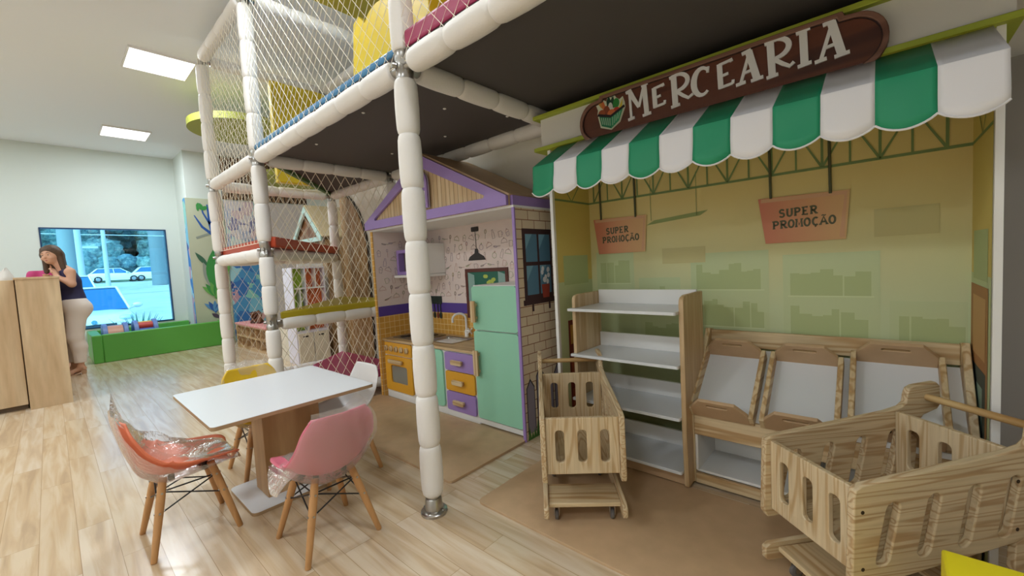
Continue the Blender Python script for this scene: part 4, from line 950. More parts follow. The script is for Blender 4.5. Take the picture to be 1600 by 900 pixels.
def chair(loc, rz, mat, lab, wrap=None, tilt=0):
    t = thing('child_chair', (loc[0], loc[1], 0), lab, 'chair', 'shell chairs around the play table', rz, True)
    mb = MB().grid(lambda u, v: shell_pt(u, v), 25, 33)
    s = part(t, 'seat_shell', mb, mat, smooth=70, solidify=.007)
    for sx in (-1, 1):
        for sy in (-1, 1):
            top = Vector((sx * .075, sy * .085 - .005, .318 if sy > 0 else .312)); ft = Vector((sx * .155, sy * .155, 0)); d = (ft - top).normalized()
            l = part(t, 'leg', MB().tube([top, top + (ft - top) * .3, top + (ft - top) * .75, ft - d * .004, ft], [.0150, .0165, .0135, .0115, .0100], 14), DOWEL, smooth=50)
            q1 = top + (ft - top) * .18; q2 = top + (ft - top) * .42
            for q in (q1, q2): part(l, 'screw', MB().cyl(q - Vector((0, sy * .0185, 0)), q + Vector((0, sy * .0185, 0)), .0045, n=10).cyl(q - Vector((sx * .0185, 0, 0)), q + Vector((sx * .0185, 0, 0)), .0045, n=10), METAL, smooth=40)
    wr = MB()
    def jp(sx, sy, f):
        top = Vector((sx * .075, sy * .085 - .005, .315)); ft = Vector((sx * .155, sy * .155, 0)); return top + (ft - top) * f
    for sy in (-1, 1):
        wr.tube([jp(-1, sy, .18), jp(1, sy, .18)], .0032, 6); wr.tube([jp(-1, sy, .18), jp(1, sy, .45)], .0032, 6); wr.tube([jp(1, sy, .18), jp(-1, sy, .45)], .0032, 6)
    for sx in (-1, 1):
        wr.tube([jp(sx, -1, .18), jp(sx, 1, .18)], .0032, 6); wr.tube([jp(sx, -1, .18), jp(sx, 1, .45)], .0032, 6); wr.tube([jp(sx, 1, .18), jp(sx, -1, .45)], .0032, 6)
    for sx in (-1, 1): wr.cyl((sx * .06, -.06, .285), (sx * .06, -.06, .308), .012, n=10); wr.cyl((sx * .06, .06, .285), (sx * .06, .06, .325), .012, n=10)
    part(t, 'wire_brace', wr, BLACK, smooth=40)
    if wrap:
        seed = wrap.get('seed', 0)
        def wp(u, v):
            s = 2 * u - 1; e = 1.0
            tt = min(1, max(0, v * 1.06 - .03)); p = shell_pt(min(1, max(0, u * 1.0)), tt, .006)
            p.x *= 1.045
            edge = max(0, abs(s) - .72) / .28
            nz = mnoise.noise(Vector((p.x * 14 + seed, p.y * 9, p.z * 12))) * .012 + mnoise.noise(Vector((p.x * 30, p.y * 30 + seed, p.z * 20))) * .003
            p += Vector((nz * .6, nz, nz * 1.2))
            dn = wrap.get('drop', .03)
            p.z -= edge ** 1.5 * dn * (1.2 - .7 * tt) * (1 + .8 * mnoise.noise(Vector((tt * 5 + seed, s, 0))))
            ch = shell_pt(u, 0).lerp(shell_pt(u, 1), tt); kk = wrap.get('stretch', .35) * max(0, abs(s) - .45) / .55 * (math.sin(PI * tt) ** .6 if 0 < tt < 1 else 0)
            p = p.lerp(Vector((p.x, ch.y, max(p.z, ch.z))), kk)
            if v > .97: p += Vector((0, -.02, .02 + wrap.get('peak', .02) * max(0, 1 - abs(s - wrap.get('pk', 0)) * 1.6)))
            if v < .03: p += Vector((0, .004, -.03))
            f = wrap.get('flap')
            if f and s * f > .55 and .15 < tt < .62: p.z -= .115 * math.sin(PI * (tt - .15) / .47) * (s * f - .55) / .45; p.x += f * .008
            return p
        mbw = MB().grid(wp, 31, 45)
        part(t, 'plastic_wrap', mbw, clear('clear_film', (.98, .98, .98, 1), .05, .10, .16, (1, 1, 1, 1), .35), smooth=80, label='clear wrinkled plastic film')
        # loose underside of the bag
        def wu(u, v):
            tt = .04 + v * .97; p = shell_pt(u, min(1, tt), -.014); s = 2 * u - 1; p.z += max(0, tt - .985) * 1.2; bk = max(0, min(1, (tt - .5) / .15))
            nz = mnoise.noise(Vector((p.x * 16 + seed, p.y * 16, 3))) * .010
            p.z -= (.010 + abs(nz) + .018 * (1 - s * s)) * (1 - bk); p.y -= bk * (abs(nz) * 1.3 + .004); p.x *= 1.05; return p
        part(t, 'plastic_wrap', MB().grid(wu, 25, 41), MATS['clear_film'], smooth=80, label='clear plastic film under the seat')
    return t
ORANGE = solid('orange_shell', '#ee8460', .4); PINK = solid('pink_shell', '#e2778c', .4); YELS = solid('yellow_shell', '#ecc42a', .4); WSH = solid('white_shell', '#eceae8', .35)
chair((-2.385, .352), 0, ORANGE, 'orange child chair under clear plastic film, left of the table', dict(seed=1.3, drop=.05, peak=.09, pk=-.55, stretch=.55))
chair((-1.827, .740), PI / 2, PINK, 'pink child chair under clear plastic film, seen from behind', dict(seed=4.1, drop=.06, peak=.05, pk=.55, flap=-1))
chair((-2.80, .80), -PI / 2, YELS, 'yellow child chair under clear plastic film, behind the table', dict(seed=8.2, drop=.04, peak=.02))
chair((-2.345, 1.06), PI, WSH, 'white child chair without plastic film, on the kitchen side of the table')

# ------------------------------------------------------------------ reception counter
ct = thing('reception_counter', (-6.9, -.2, 0), 'light oak reception counter at the left edge', 'counter')
part(ct, 'end_panel', MB().box(-6.10, -6.08, -.205, .078, 0, 1.25), OAK, .002)
part(ct, 'counter_body', MB().box(-8.54, -6.10, -.195, .07, .0, 1.25), OAK, .002)
part(ct, 'counter_top', MB().box(-8.60, -6.075, -.215, .082, 1.25, 1.272), OAK, .003)
part(ct, 'side_counter', MB().box(-6.72, -6.14, -2.3, -.215, .05, 1.25), OAK, .002, label='oak front running out of the frame')
part(ct, 'plinth', MB().box(-6.70, -6.20, -2.25, -.22, 0, .05), solid('dark_plinth', '#7a6a58', .7), smooth=0)
pb = MB().grid(lambda u, v: (-6.45 + .09 * math.cos(2 * PI * u) * (1 - .75 * v ** 1.5) + .008 * math.sin(9 * u + 5 * v), -.285 + .075 * math.sin(2 * PI * u) * (1 - .9 * v ** 1.3) + .02 * v, 1.25 + .13 * v + .004 * math.sin(14 * u)), 20, 8, 0, True)
pb.add([(-6.45, -.285, 1.25)], [])
solo('paper_bag', pb, solid('grey_paper', '#cfcbc4', .8, bump=.3, bscale=20), (-6.45, -.285, 1.25), 'crumpled pale grey bag lying on the counter', 'bag', smooth=50)
solo('phone', MB().box(-7.7, -7.62, -.14, -.03, 1.2725, 1.284), solid('phone_black', '#201c22', .3), (-7.66, -.08, 1.2725), 'small dark phone lying on the oak counter before the person in pink', 'phone', bevel=.003)

# ------------------------------------------------------------------ ball pit and soft rollers
pit = thing('ball_pit', (-9.2, 1.1, 0), 'low green padded pit under the window', 'ball pit')
GL = solid('green_vinyl_light', '#7fc7a0', .4)
part(pit, 'front_wall', MB().box(-8.78, -8.66, .475, 1.99, 0, .42), GREENF, .012)
part(pit, 'side_wall', MB().box(-9.78, -8.66, .362, .474, 0, .42), GREENF, .012)
part(pit, 'side_wall', MB().box(-9.0, -8.66, 1.9905, 2.10, 0, .42), GREENF, .012)
part(pit, 'back_wall', MB().box(-9.78, -9.67, .475, 1.70, 0, .42), GREENF, .012)
part(pit, 'pit_floor', MB().box(-9.66, -8.79, .48, 1.70, 0, .08), solid('teal_vinyl', '#3d8fa0', .4), .004)
def roller(y0, y1, z, x, cols, lab):
    t = thing('soft_roller', (x, (y0 + y1) / 2, z - .235), lab, 'soft roller', 'soft rollers in the ball pit')
    R_ = .235
    for y in (y0, y1 - .06): part(t, 'end_disc', MB().lathe((x, y, z), (0, 1, 0), [(0, R_ * .96), (.008, R_), (.052, R_), (.06, R_ * .96)], 32), solid('disc_blue', '#6f8fd0', .45), smooth=40)
    n = len(cols)
    for k in range(8 if n > 1 else 1):
        m = cols[k % n]
        if n == 1: part(t, 'roll', MB().lathe((x, y0 + .06, z), (0, 1, 0), [(0, R_ * .85), (y1 - y0 - .12, R_ * .85)], 32), m, smooth=40)
        else:
            a = 2 * PI * k / 8 + .3; part(t, 'bar', MB().cyl((x + R_ * .66 * math.cos(a), y0 + .06, z + R_ * .66 * math.sin(a)), (x + R_ * .66 * math.cos(a), y1 - .06, z + R_ * .66 * math.sin(a)), R_ * .25, n=16), m, smooth=40)
PEACH = solid('peach_vinyl', '#e0a487', .45)
roller(.50, .80, .315, -9.1, [PEACH], 'peach soft roller between blue discs in the green pit')
roller(.86, 1.16, .325, -9.1, [solid('bar_blue', '#3f6fc0', .4), solid('bar_red', '#d2483c', .4), solid('bar_yellow', '#e8c04a', .4)], 'soft roller with blue, red and yellow bars in the green pit')

# ------------------------------------------------------------------ painted boards on the corner wall
def voro(name, cols, scale=5, rough=.6):
    m, n, l, b = nmat(name); tc = n.new('ShaderNodeTexCoord'); nz = n.new('ShaderNodeTexNoise'); nz.inputs['Scale'].default_value = 3; nz.inputs['Detail'].default_value = 3
    mx = n.new('ShaderNodeMixRGB'); mx.inputs[0].default_value = .35; vo = n.new('ShaderNodeTexVoronoi'); vo.inputs['Scale'].default_value = scale
    sp = n.new('ShaderNodeSeparateColor'); rp = n.new('ShaderNodeValToRGB'); rp.color_ramp.interpolation = 'CONSTANT'
    l.new(tc.outputs['Object'], nz.inputs['Vector']); l.new(tc.outputs['Object'], mx.inputs[1]); l.new(nz.outputs['Color'], mx.inputs[2]); l.new(mx.outputs[0], vo.inputs['Vector'])
    l.new(vo.outputs['Color'], sp.inputs[0]); l.new(sp.outputs[0], rp.inputs[0])
    e = rp.color_ramp.elements; e[0].position = 0; e[0].color = rgb(cols[0]); e[1].position = 1 / len(cols); e[1].color = rgb(cols[1])
    for k in range(2, len(cols)): q = e.new(k / len(cols)); q.color = rgb(cols[k])
    l.new(rp.outputs[0], b.inputs['Base Color']); b.inputs['Roughness'].default_value = rough; return m
BLUEMUR = voro('blue_mural', ['#7fc4de', '#4f9bd0', '#a9dbe6', '#2f4f9c', '#c9a2b4', '#8fd0c8', '#d9b0b0', '#3a78c0'], 6)
SOFTMUR = voro('soft_mural', ['#c9dbe0', '#b9c4dc', '#d9d6de', '#9fb4d0', '#d8c2cc', '#c4e0de', '#8d8fb8'], 9)
mu = thing('plant_mural', (XC, 1.95, 0), 'painted board with plants and a blue tree beside the window', 'mural')
mb = MB().box(XC + .001, XC + .025, 1.69, 2.24, .0, 2.60, 0).box(XC - .16, XC + .001, 1.69, 1.714, .0, 2.60, 0); P = YZ(XC + .025)
mb.add([(XC - .16, 1.689, 0), (XC + .025, 1.689, 0), (XC + .025, 1.689, 2.6), (XC - .16, 1.689, 2.6)], [(0, 1, 2, 3)], 5)
br = lambda pts, w: mb.ribbon(pts, w, P, .003, 1)
br([(2.10, 1.62), (2.06, 1.9), (2.02, 2.15), (2.0, 2.5)], [.07, .06, .05, .02]); br([(2.06, 1.95), (1.9, 2.1), (1.80, 2.3)], [.05, .04, .015]); br([(2.04, 2.05), (2.14, 2.2), (2.18, 2.5)], [.05, .035, .015]); br([(2.02, 2.15), (1.93, 2.35), (1.9, 2.52)], [.035, .025, .01])
lf = lambda c, rx, ry, a, m, z: mb.fillpoly(rot([(c[0] + rx * math.sin(PI * t / 8) * s_, c[1] - ry + 2 * ry * t / 8) for s_, rng in ((1, range(0, 9)), (-1, range(7, 0, -1))) for t in rng], c, a), P, z, m)
for k in range(8): lf((1.86 + .05 * (k % 3), 2.42 + .03 * (k // 3)), .02, .05, k, 2, .004 + k * .0002)
for k in range(6): lf((2.10 + .04 * (k % 3), 2.40 + .05 * (k // 3)), .025, .05, k * 1.3, 2, .004 + k * .0002)
mb.ribbon([(1.80, 1.90), (2.02, 1.99)], .04, P, .0025, 7); mb.fillpoly(arc(2.13, 1.97, .07, .03, 0, 360, 12), P, .0055, 8)
for a, c, rx, ry, m in ((.6, (1.85, 1.52), .04, .17, 3), (-.1, (2.02, 1.35), .13, .42, 2), (-.35, (2.16, 1.30), .09, .36, 6), (.25, (1.93, 1.20), .07, .30, 7), (-.6, (2.17, 1.42), .05, .16, 8)): lf(c, rx * .95, ry * .95, a, m, .0075 + .0007 * {3: 0, 6: 1, 7: 2, 2: 3, 8: 4}[m])
for k in range(7): lf((2.02 + .085 * math.sin((k - 3) * .42), .93 + .03 * math.cos((k - 3) * .5)), .045, .17, -(k - 3) * .28, 2 if k % 2 else 6, .0125 + k * .0004)
for k in range(5): lf((1.98 + .075 * math.sin((k - 2) * .6), .66), .035, .12, -(k - 2) * .42, 1 if k % 2 else 4, .008 + k * .0004)
for a, c in ((.9, (1.98, .50)), (-.7, (2.12, .53)), (-.1, (2.05, .45))): lf(c, .035, .08, a, 9, .008)
part(mu, 'painted_board', mb, [solid('mural_cream', '#c9cfb4', .7), solid('mural_blue', '#2f62b4', .6), solid('mural_leaf', '#3f9a4c', .6), solid('mural_dark', '#3f6f56', .6), solid('mural_sky', '#5f9ad0', .6), BLUEMUR,
     solid('mural_leaf_light', '#6fb45a', .6), solid('mural_mauve', '#9aa59a', .6), solid('mural_red', '#c96a5a', .6), solid('mural_plum', '#5a4a5e', .6)], smooth=0)
m2 = thing('abstract_mural', (XC, 2.65, 0), 'blue and pink abstract painted board seen behind the tower nets', 'mural')
part(m2, 'painted_board', MB().box(XC + .001, XC + .02, 2.26, 2.98, .0, 1.42), BLUEMUR, smooth=0)
part(m2, 'upper_board', MB().box(XC + .001, XC + .02, 2.26, 2.98, 1.42, 2.6), SOFTMUR, smooth=0)
lv = solo('wall_panel', MB().box(XC + .001, XC + .02, 2.99, 3.75, 0, 2.6), solid('lavender_panel', '#dcd6d4', .7), (XC, 3.37, 0), 'plain pale panel at the back of the recess', 'wall panel')
# wood slat panel above the boards
sl = thing('slat_panel', (XC, 2.7, 2.62), 'brown wooden slat panel high on the far wall behind the nets', 'slat panel')
part(sl, 'backing', MB().box(XC + .001, XC + .012, 2.25, 3.75, 2.62, 3.40), solid('slat_backing', '#4a3a2c', .7), smooth=0)
mb = MB()
for k in range(18): mb.box(XC + .012, XC + .035, 2.27 + k * .082, 2.27 + k * .082 + .045, 2.62, 3.40)
part(sl, 'slats', mb, wood('slat_wood', '#9a7a58', '#6a5038', 'z'), .002)
# lime disc hanging below the ceiling
for c, r_, z, lab in (((-6.15, 1.80), .55, 3.02, 'round lime green canopy disc hanging left of the tower'), ((-6.9, 2.75), .6, 2.62, 'round lime green canopy disc lower down, behind the nets')):
    t = thing('canopy_disc', (c[0], c[1], z), lab, 'ceiling disc', 'lime canopy discs')
    part(t, 'disc', MB().lathe((c[0], c[1], z), (0, 0, 1), [(0, r_), (.08, r_)], 48), solid('lime_disc', '#a3a945', .6), smooth=40)
    hc = MB()
    for a in (0, 2.1, 4.2): hc.cyl((c[0] + .3 * math.cos(a), c[1] + .3 * math.sin(a), z + .08), (c[0] + .3 * math.cos(a), c[1] + .3 * math.sin(a), CEIL), .004, n=6)
    part(t, 'hanging_cords', hc, METAL, smooth=0)

# shoe bench with cubby holes
bn = thing('cubby_bench', (-7.5, 2.2, 0), 'long wooden bench with shoe cubbies and pink seat pad', 'bench')
cells = [rrect(-8.15 + i * .232, -8.15 + i * .232 + .205, .04 + j * .17, .04 + j * .17 + .145, .005, 2) for i in range(6) for j in range(2)]
part(bn, 'cubby_front', MB().plate([(-8.2, .0), (-6.75, .0), (-6.75, .37), (-8.2, .37)], cells, XZ(2.40), .33), wood('bench_pine', '#d2b086', '#b48c60', 'x'), smooth=0)
part(bn, 'back', MB().box(-8.2, -6.75, 2.40, 2.415, 0, .37), solid('bench_back', '#a5835c', .6), smooth=0)
part(bn, 'seat_pad', MB().box(-8.22, -6.73, 2.06, 2.415, .37, .41), solid('pink_vinyl', '#e59a96', .5), .01)
kb = MB()
for k in range(7):
    a = k * .9; kb.tube([(-7.02 + .05 * k - .14, 2.22 + .08 * math.sin(a), .415), (-7.02 + .05 * k - .10, 2.22 + .06 * math.cos(a), .56 + .02 * math.sin(a)), (-7.02 + .04 * k, 2.25, .60 - .012 * abs(k - 3)), (-6.94 + .035 * k, 2.25 + .05 * math.sin(a), .42)], .022, 8)
kb.v = [(p[0] - .72, p[1], p[2]) for p in kb.v]
solo('woven_basket', kb, wood('dark_wicker', '#7a4c2e', '#4a2c1c', 'x'), (-7.72, 2.22, .41), 'small dark brown wicker piece lying on the pink bench', 'basket', smooth=60)

# dollhouse shelf with coloured cubbies and baskets
dh = thing('dollhouse_shelf', (-5.6, 2.26, 0), 'white dollhouse shelf with green and orange cubbies behind the nets', 'shelf unit')
DXF = -5.55; Y0, Y1 = 2.05, 2.465
part(dh, 'carcass', MB().plate([(Y0, 0), (Y1, 0), (Y1, 1.25), (Y0, 1.25)], [[(Y0 + .012, .43), (2.205, .43), (2.205, 1.235), (Y0 + .012, 1.235)], [(2.22, .43), (Y1 - .012, .43), (Y1 - .012, 1.235), (2.22, 1.235)]], YZ(DXF - .3), .3), solid('lilac_white', '#e6e2ee', .5), .002)
for a, b, m, ms in ((Y0 + .012, 2.205, solid('cubby_green', '#a5c63a', .5), (.70, .97)), (2.22, Y1 - .012, solid('cubby_orange', '#e2743c', .5), (.66, .97))):
    part(dh, 'cubby_back', MB().box(DXF - .13, DXF - .115, a, b, .43, 1.235), m, smooth=0, label='bright coloured cubby lining')
    part(dh, 'cubby_side', MB().box(DXF - .115, DXF - .004, a, a + .01, .43, 1.235), m, smooth=0, label='bright coloured cubby lining')
    mid = (a + b) / 2
    for z in ms: part(dh, 'cubby_shelf', MB().box(DXF - .115, DXF - .002, a + .01, b, z, z + .018), WHITE, smooth=0)
    sb = MB()
    sb.box(DXF - .115, DXF - .004, mid, mid + .012, ms[0] + .018, ms[1]) if m.name == 'cubby_green' else sb.box(DXF - .115, DXF - .004, mid, mid + .012, ms[1] + .018, 1.235)
    part(dh, 'cubby_divider', sb, WHITE, smooth=0)
for k in range(4): part(dh, 'top_scallop', MB().plate([(Y0 + .08 + k * .083, 1.255), (Y0 + .157 + k * .083, 1.255)] + arc(Y0 + .1185 + k * .083, 1.33, .0385, .03, 0, 180, 8), [], YZ(DXF - .02), .012), WHITE, smooth=0)
for a, b in ((Y0 + .015, 2.25), (2.262, Y1 - .012)):
    k_ = thing('storage_basket', (DXF - .1, (a + b) / 2, .03), 'cream fabric storage box %s' % ('on the left in the base of the dollhouse shelf' if a < 2.1 else 'on the right in the base of the dollhouse shelf'), 'storage box', 'cream storage boxes')
    part(k_, 'box', MB().plate([(a, .02), (b, .02), (b, .40), (a, .40)], [rrect((a + b) / 2 - .035, (a + b) / 2 + .035, .345, .365, .008, 3)], YZ(DXF + .001), .02), solid('cream_fabric', '#e6dcc8', .8, bump=.2), .004)
    part(k_, 'grip_hole', MB().box(DXF + .0015, DXF + .003, (a + b) / 2 - .034, (a + b) / 2 + .034, .346, .364), BLACK, smooth=0)
pk_ = part(dh, 'side_cabinet', MB().box(-6.3, DXF - .305, Y0 + .02, Y1, 0, .47), solid('cream_front', '#e2d8c4', .6), .003, label='cream low cabinet at the left of the shelf')
# little gabled market roof behind it
gr = thing('gabled_playhouse', (-5.96, 2.62, 0), 'second wooden playhouse with pale turquoise trimmed gable, behind the nets', 'playhouse')
TUR = solid('turquoise_trim', '#bfdcd6', .5)
ro = [(-6.60, 1.60), (-5.64, 1.60), (-5.64, 1.665), (-6.115, 2.12), (-6.60, 1.665)]; ri = [(-6.52, 1.66), (-5.74, 1.66), (-6.115, 2.03)]
part(gr, 'gable_trim', MB().plate(ro, [ri], XZ(2.52), .03), TUR, .003)
part(gr, 'gable_infill', MB().plate(ro, [], XZ(2.55), .01), wood('gable_brown', '#8a5e3c', '#6a4428', 'z'), smooth=0)
for s, xe in ((-1, -6.62), (1, -5.62)):
    a = Vector((-6.115, 2.50, 2.125)); b = Vector((xe, 2.50, 1.65)); e = Vector((0, .75, 0)); nn = (b - a).cross(e).normalized() * .02
    if nn.z < 0: nn = -nn
    part(gr, 'roof_panel', MB().obox(a, b - a, e, nn), solid('cream_roof', '#dcc8a0', .6), .003)
part(gr, 'house_wall', MB().box(-6.58, -5.66, 2.56, 3.2, 0, 1.62), wood('house_wall_tan', '#b89468', '#9a7648', 'z'), .003)
# tan arched panel on the cream wall
ap = [(-4.89, 0), (-4.33, 0), (-4.33, 1.35)] + [(-4.335, 1.45), (-4.36, 1.56), (-4.41, 1.70), (-4.49, 1.84), (-4.60, 1.96), (-4.74, 2.06), (-4.89, 2.12)]
bp = thing('arched_panel', (-4.6, YB - .02, 0), 'tan arched wooden panel fixed to the cream wall behind the tower', 'wall panel')
part(bp, 'panel', MB().plate(ap, [], XZ(YB - .001), .03), wood('arch_tan', '#b08a5c', '#96713f', 'z', .6, 8), .003)
part(bp, 'dark_edge', MB().plate([(p[0] + (.014 if i > 1 else 0) * (1 if p[0] > -4.88 else 0), p[1] + (.012 if i > 3 else 0)) for i, p in enumerate(ap)], [], XZ(YB - .0005), .025), solid('arch_edge', '#3a2e28', .6), smooth=0)


# ------------------------------------------------------------------ people
import numpy as np
SKIN = solid('skin', '#d3a184', .55); LIP = solid('lip', '#b0605a', .5); HAIR = solid('brown_hair', '#5a4230', .6, bump=.5, bscale=60, var=.35)
def seg(a, b, ra, rb=None): return ('s', a, b, ra, ra if rb is None else rb)
def ell(c, r): return ('e', c, r, None, None)
class Field:
    """smooth union of limbs on a grid, turned into one continuous surface"""
    def __init__(s, lo, hi, h):
        s.lo = np.array(lo, float); s.h = h; s.n = np.ceil((np.array(hi) - s.lo) / h).astype(int) + 1
        s.f = np.full(tuple(s.n), .5)
    def sl(s, lo, hi):
        a = np.clip(((np.array(lo) - s.lo) / s.h).astype(int), 0, s.n); b = np.clip(((np.array(hi) - s.lo) / s.h).astype(int) + 2, 0, s.n)
        ax = [s.lo[i] + s.h * np.arange(a[i], b[i]) for i in range(3)]
        return tuple(slice(a[i], b[i]) for i in range(3)), np.meshgrid(*ax, indexing='ij')
    def dist(s, pr, X):
        if pr[0] == 's':
            a = np.array(pr[1], float); d = np.array(pr[2], float) - a; L = max(d @ d, 1e-9)
            q = [X[i] - a[i] for i in range(3)]; t = np.clip((q[0] * d[0] + q[1] * d[1] + q[2] * d[2]) / L, 0, 1)
            return np.sqrt(sum((q[i] - t * d[i]) ** 2 for i in range(3))) - (pr[3] + t * (pr[4] - pr[3]))
        c, r = pr[1], pr[2]
        return (np.sqrt(sum(((X[i] - c[i]) / r[i]) ** 2 for i in range(3))) - 1) * min(r)
    def box(s, pr, m):
        if pr[0] == 's':
            r = max(pr[3], pr[4]) + m; return [min(pr[1][i], pr[2][i]) - r for i in range(3)], [max(pr[1][i], pr[2][i]) + r for i in range(3)]
        return [pr[1][i] - pr[2][i] - m for i in range(3)], [pr[1][i] + pr[2][i] + m for i in range(3)]
    def add(s, prims, k=.03, grow=0.0):
        for pr in prims:
            sl, X = s.sl(*s.box(pr, .10 + grow)); d = s.dist(pr, X) - grow; f = s.f[sl]
            h = np.clip(.5 + .5 * (f - d) / k, 0, 1); s.f[sl] = f * (1 - h) + d * h - k * h * (1 - h)
        return s
    def cut(s, fn):
        sl, X = s.sl(s.lo, s.lo + s.h * (s.n - 1)); s.f = np.maximum(s.f, fn(*X)); return s
    def mesh(s):
        f = s.f; ins = f < 0; n = f.shape; mb = MB()
        c = [f[i:n[0] - 1 + i, j:n[1] - 1 + j, k:n[2] - 1 + k] for i in (0, 1) for j in (0, 1) for k in (0, 1)]
        cnt = sum((x < 0).astype(int) for x in c); act = (cnt > 0) & (cnt < 8)
        cells = np.argwhere(act); idx = -np.ones(act.shape, int); idx[act] = np.arange(len(cells))
        cv = np.stack([x[act] for x in c], 1); off = np.array([(i, j, k) for i in (0, 1) for j in (0, 1) for k in (0, 1)], float)
        acc = np.zeros((len(cells), 3)); num = np.zeros(len(cells))
        for a in range(8):
            for b in range(a + 1, 8):
                if np.abs(off[a] - off[b]).sum() != 1: continue
                m = (cv[:, a] < 0) != (cv[:, b] < 0); t = cv[:, a] / np.where(m, cv[:, a] - cv[:, b], 1)
                acc += np.where(m[:, None], off[a] + t[:, None] * (off[b] - off[a]), 0); num += m
        V = s.lo + s.h * (cells + acc / num[:, None]); F = []
        for ax in range(3):
            u, w = [(1, 2), (2, 0), (0, 1)][ax]
            A = np.take(ins, range(n[ax] - 1), ax); B = np.take(ins, range(1, n[ax]), ax); e = np.argwhere(A != B)
            ok = (e[:, u] > 0) & (e[:, w] > 0) & (e[:, u] < n[u] - 1) & (e[:, w] < n[w] - 1); e = e[ok]
            fl = A[tuple(e.T)]
            def at(du, dw):
                q = e.copy(); q[:, u] += du; q[:, w] += dw; return idx[tuple(q.T)]
            Q = np.stack([at(-1, -1), at(0, -1), at(0, 0), at(-1, 0)], 1); Q[~fl] = Q[~fl][:, ::-1]; F.append(Q)
        F = np.concatenate(F)
        mb.add([tuple(v) for v in V.tolist()], [tuple(q) for q in F.tolist() if min(q) >= 0]); return mb
def person(loc, rz, lab, man=False, h=.0095):
    """local: faces -y, leaning over a counter on the forearms"""
    t = thing('person', loc, lab, 'person', None, rz, True)
    lo, hi = (-.36, -.34, -.01), (.36, .34, 1.76)
    hx = .012; H_ = Vector((hx, -.115, 1.575))                       # head centre
    fd = Vector((.80, -.60, -.08)).normalized() if not man else Vector((.1, -1, 0)).normalized(); up = Vector((-.02, -.10, 1)).normalized(); sx = fd.cross(up).normalized(); up = sx.cross(fd)
    hp = lambda a, b, c: tuple(H_ + fd * a + sx * b + up * c)
    torso = [seg((0, .05, .90), (0, .035, 1.02), .118, .100), seg((-.05, .03, .95), (.05, .03, .95), .10), seg((0, .035, 1.02), (0, .01, 1.22), .100, .112), seg((-.055, .015, 1.24), (.055, .015, 1.24), .092), seg((-.15, .025, 1.355), (.15, .025, 1.355), .050),
             seg((0, .0, 1.26), (0, -.005, 1.36), .085, .070), seg((0, .0, 1.36), (hx, -.075, 1.50), .052, .050)]
    if not man: torso += [ell((-.065, -.075, 1.235), (.058, .06, .058)), ell((.065, -.075, 1.235), (.058, .06, .058))]
    hips = [ell((-.075, .085, .87), (.105, .115, .115)), ell((.075, .085, .87), (.105, .115, .115))]
    legs = []
    for s, dy in ((1, .012), (-1, -.035)):
        kn = (s * .085, .0 + dy, .50); an = (s * .085, .02 + dy, .10)
        legs += [seg((s * .085, .055, .86), kn, .088, .062), seg(kn, (s * .085, .028 + dy, .36), .058, .056), seg((s * .085, .028 + dy, .36), an, .056, .036), seg(an, (s * .085, .045 + dy, .075), .036, .032), seg((s * .085, .03 + dy, .075), (s * .09, -.10 + dy, .033), .030, .026), seg((s * .075, -.08 + dy, .030), (s * .08, -.135 + dy, .024), .022, .016), seg((s * .10, -.07 + dy, .028), (s * .108, -.118 + dy, .022), .020, .012)]
    arms = []; hands = []
    for s in (1, -1):
        sh = (s * .165, .04, 1.355); el = (s * .205, .035, 1.195); wr = (s * .125, -.085, 1.300) if s > 0 else (-.09, -.13, 1.300); pm = (s * .085, -.10, 1.360) if s > 0 else (-.03, -.155, 1.305)
        arms += [seg(sh, el, .047, .038), seg(el, wr, .040, .026)]
        w = Vector(wr); p = Vector(pm); d = (p - w).normalized(); side = Vector((.55, -.75, .3)) if s > 0 else d.cross(Vector((0, 0, 1))); side = (side - d * side.dot(d)).normalized(); dn = d.cross(side) * (-1 if s > 0 else -1)
        hands += [seg(w, p, .024, .028), seg(p - side * .02, p + side * .022, .022)]
        for k in range(4):
            b = p + d * .022 + side * (k - 1.5) * .0165; L = (.030, .036, .034, .026)[k]; m = b + d * L + dn * .008; e = m + d * L * .7 + dn * .018
            hands += [seg(b, m, .0092, .0085), seg(m, e, .0085, .0072)]
        b = w + d * .02 - side * .022; m = b + d * .03 - side * .022; hands += [seg(b, m, .011, .0095), seg(m, m + d * .026 - side * .004, .0095, .008)]
    head = [ell(hp(-.01, 0, .035), (.088, .088, .092)), ell(hp(.012, 0, -.015), (.076, .070, .090)), ell(hp(.040, 0, -.066), (.040, .040, .038))]
    face = [seg(hp(.078, 0, .012), hp(.103, 0, -.024), .008, .012), ell(hp(.060, .036, -.03), (.026, .026, .026)), ell(hp(.060, -.036, -.03), (.026, .026, .026)), seg(hp(.072, -.04, .030), hp(.072, .04, .030), .012), ell(hp(-.005, .078, -.005), (.016, .012, .028)), ell(hp(-.005, -.078, -.005), (.016, .012, .028))]
    F = Field(lo, hi, h); F.add(legs, .02).add(hips, .04).add(torso, .045).add(arms, .025).add(head, .02).add(hands, .008).add(face, .012)
    part(t, 'body', F.mesh(), SKIN, smooth=80)
    # clothes follow the same limbs, a little larger
    F = Field(lo, hi, h); F.add(legs[:0] + [q for i, q in enumerate(legs) if i % 7 in (0, 1, 2)], .03, .022).add(hips, .05, .012).add(torso[:2], .05, .010)
    F.cut(lambda x, y, z: np.maximum(z - 1.0, .155 - z))
    part(t, 'trousers', F.mesh(), solid('cream_trousers', '#efe3da', .75, bump=.25, bscale=14) if not man else solid('dark_trousers', '#3a3c48', .8), smooth=80, label='loose cream trousers' if not man else 'dark trousers')
    F = Field(lo, hi, h); F.add(torso[:6] + torso[7:], .045, .011)
    if man: F.add([q for i, q in enumerate(arms) if i % 2 == 0], .025, .016)
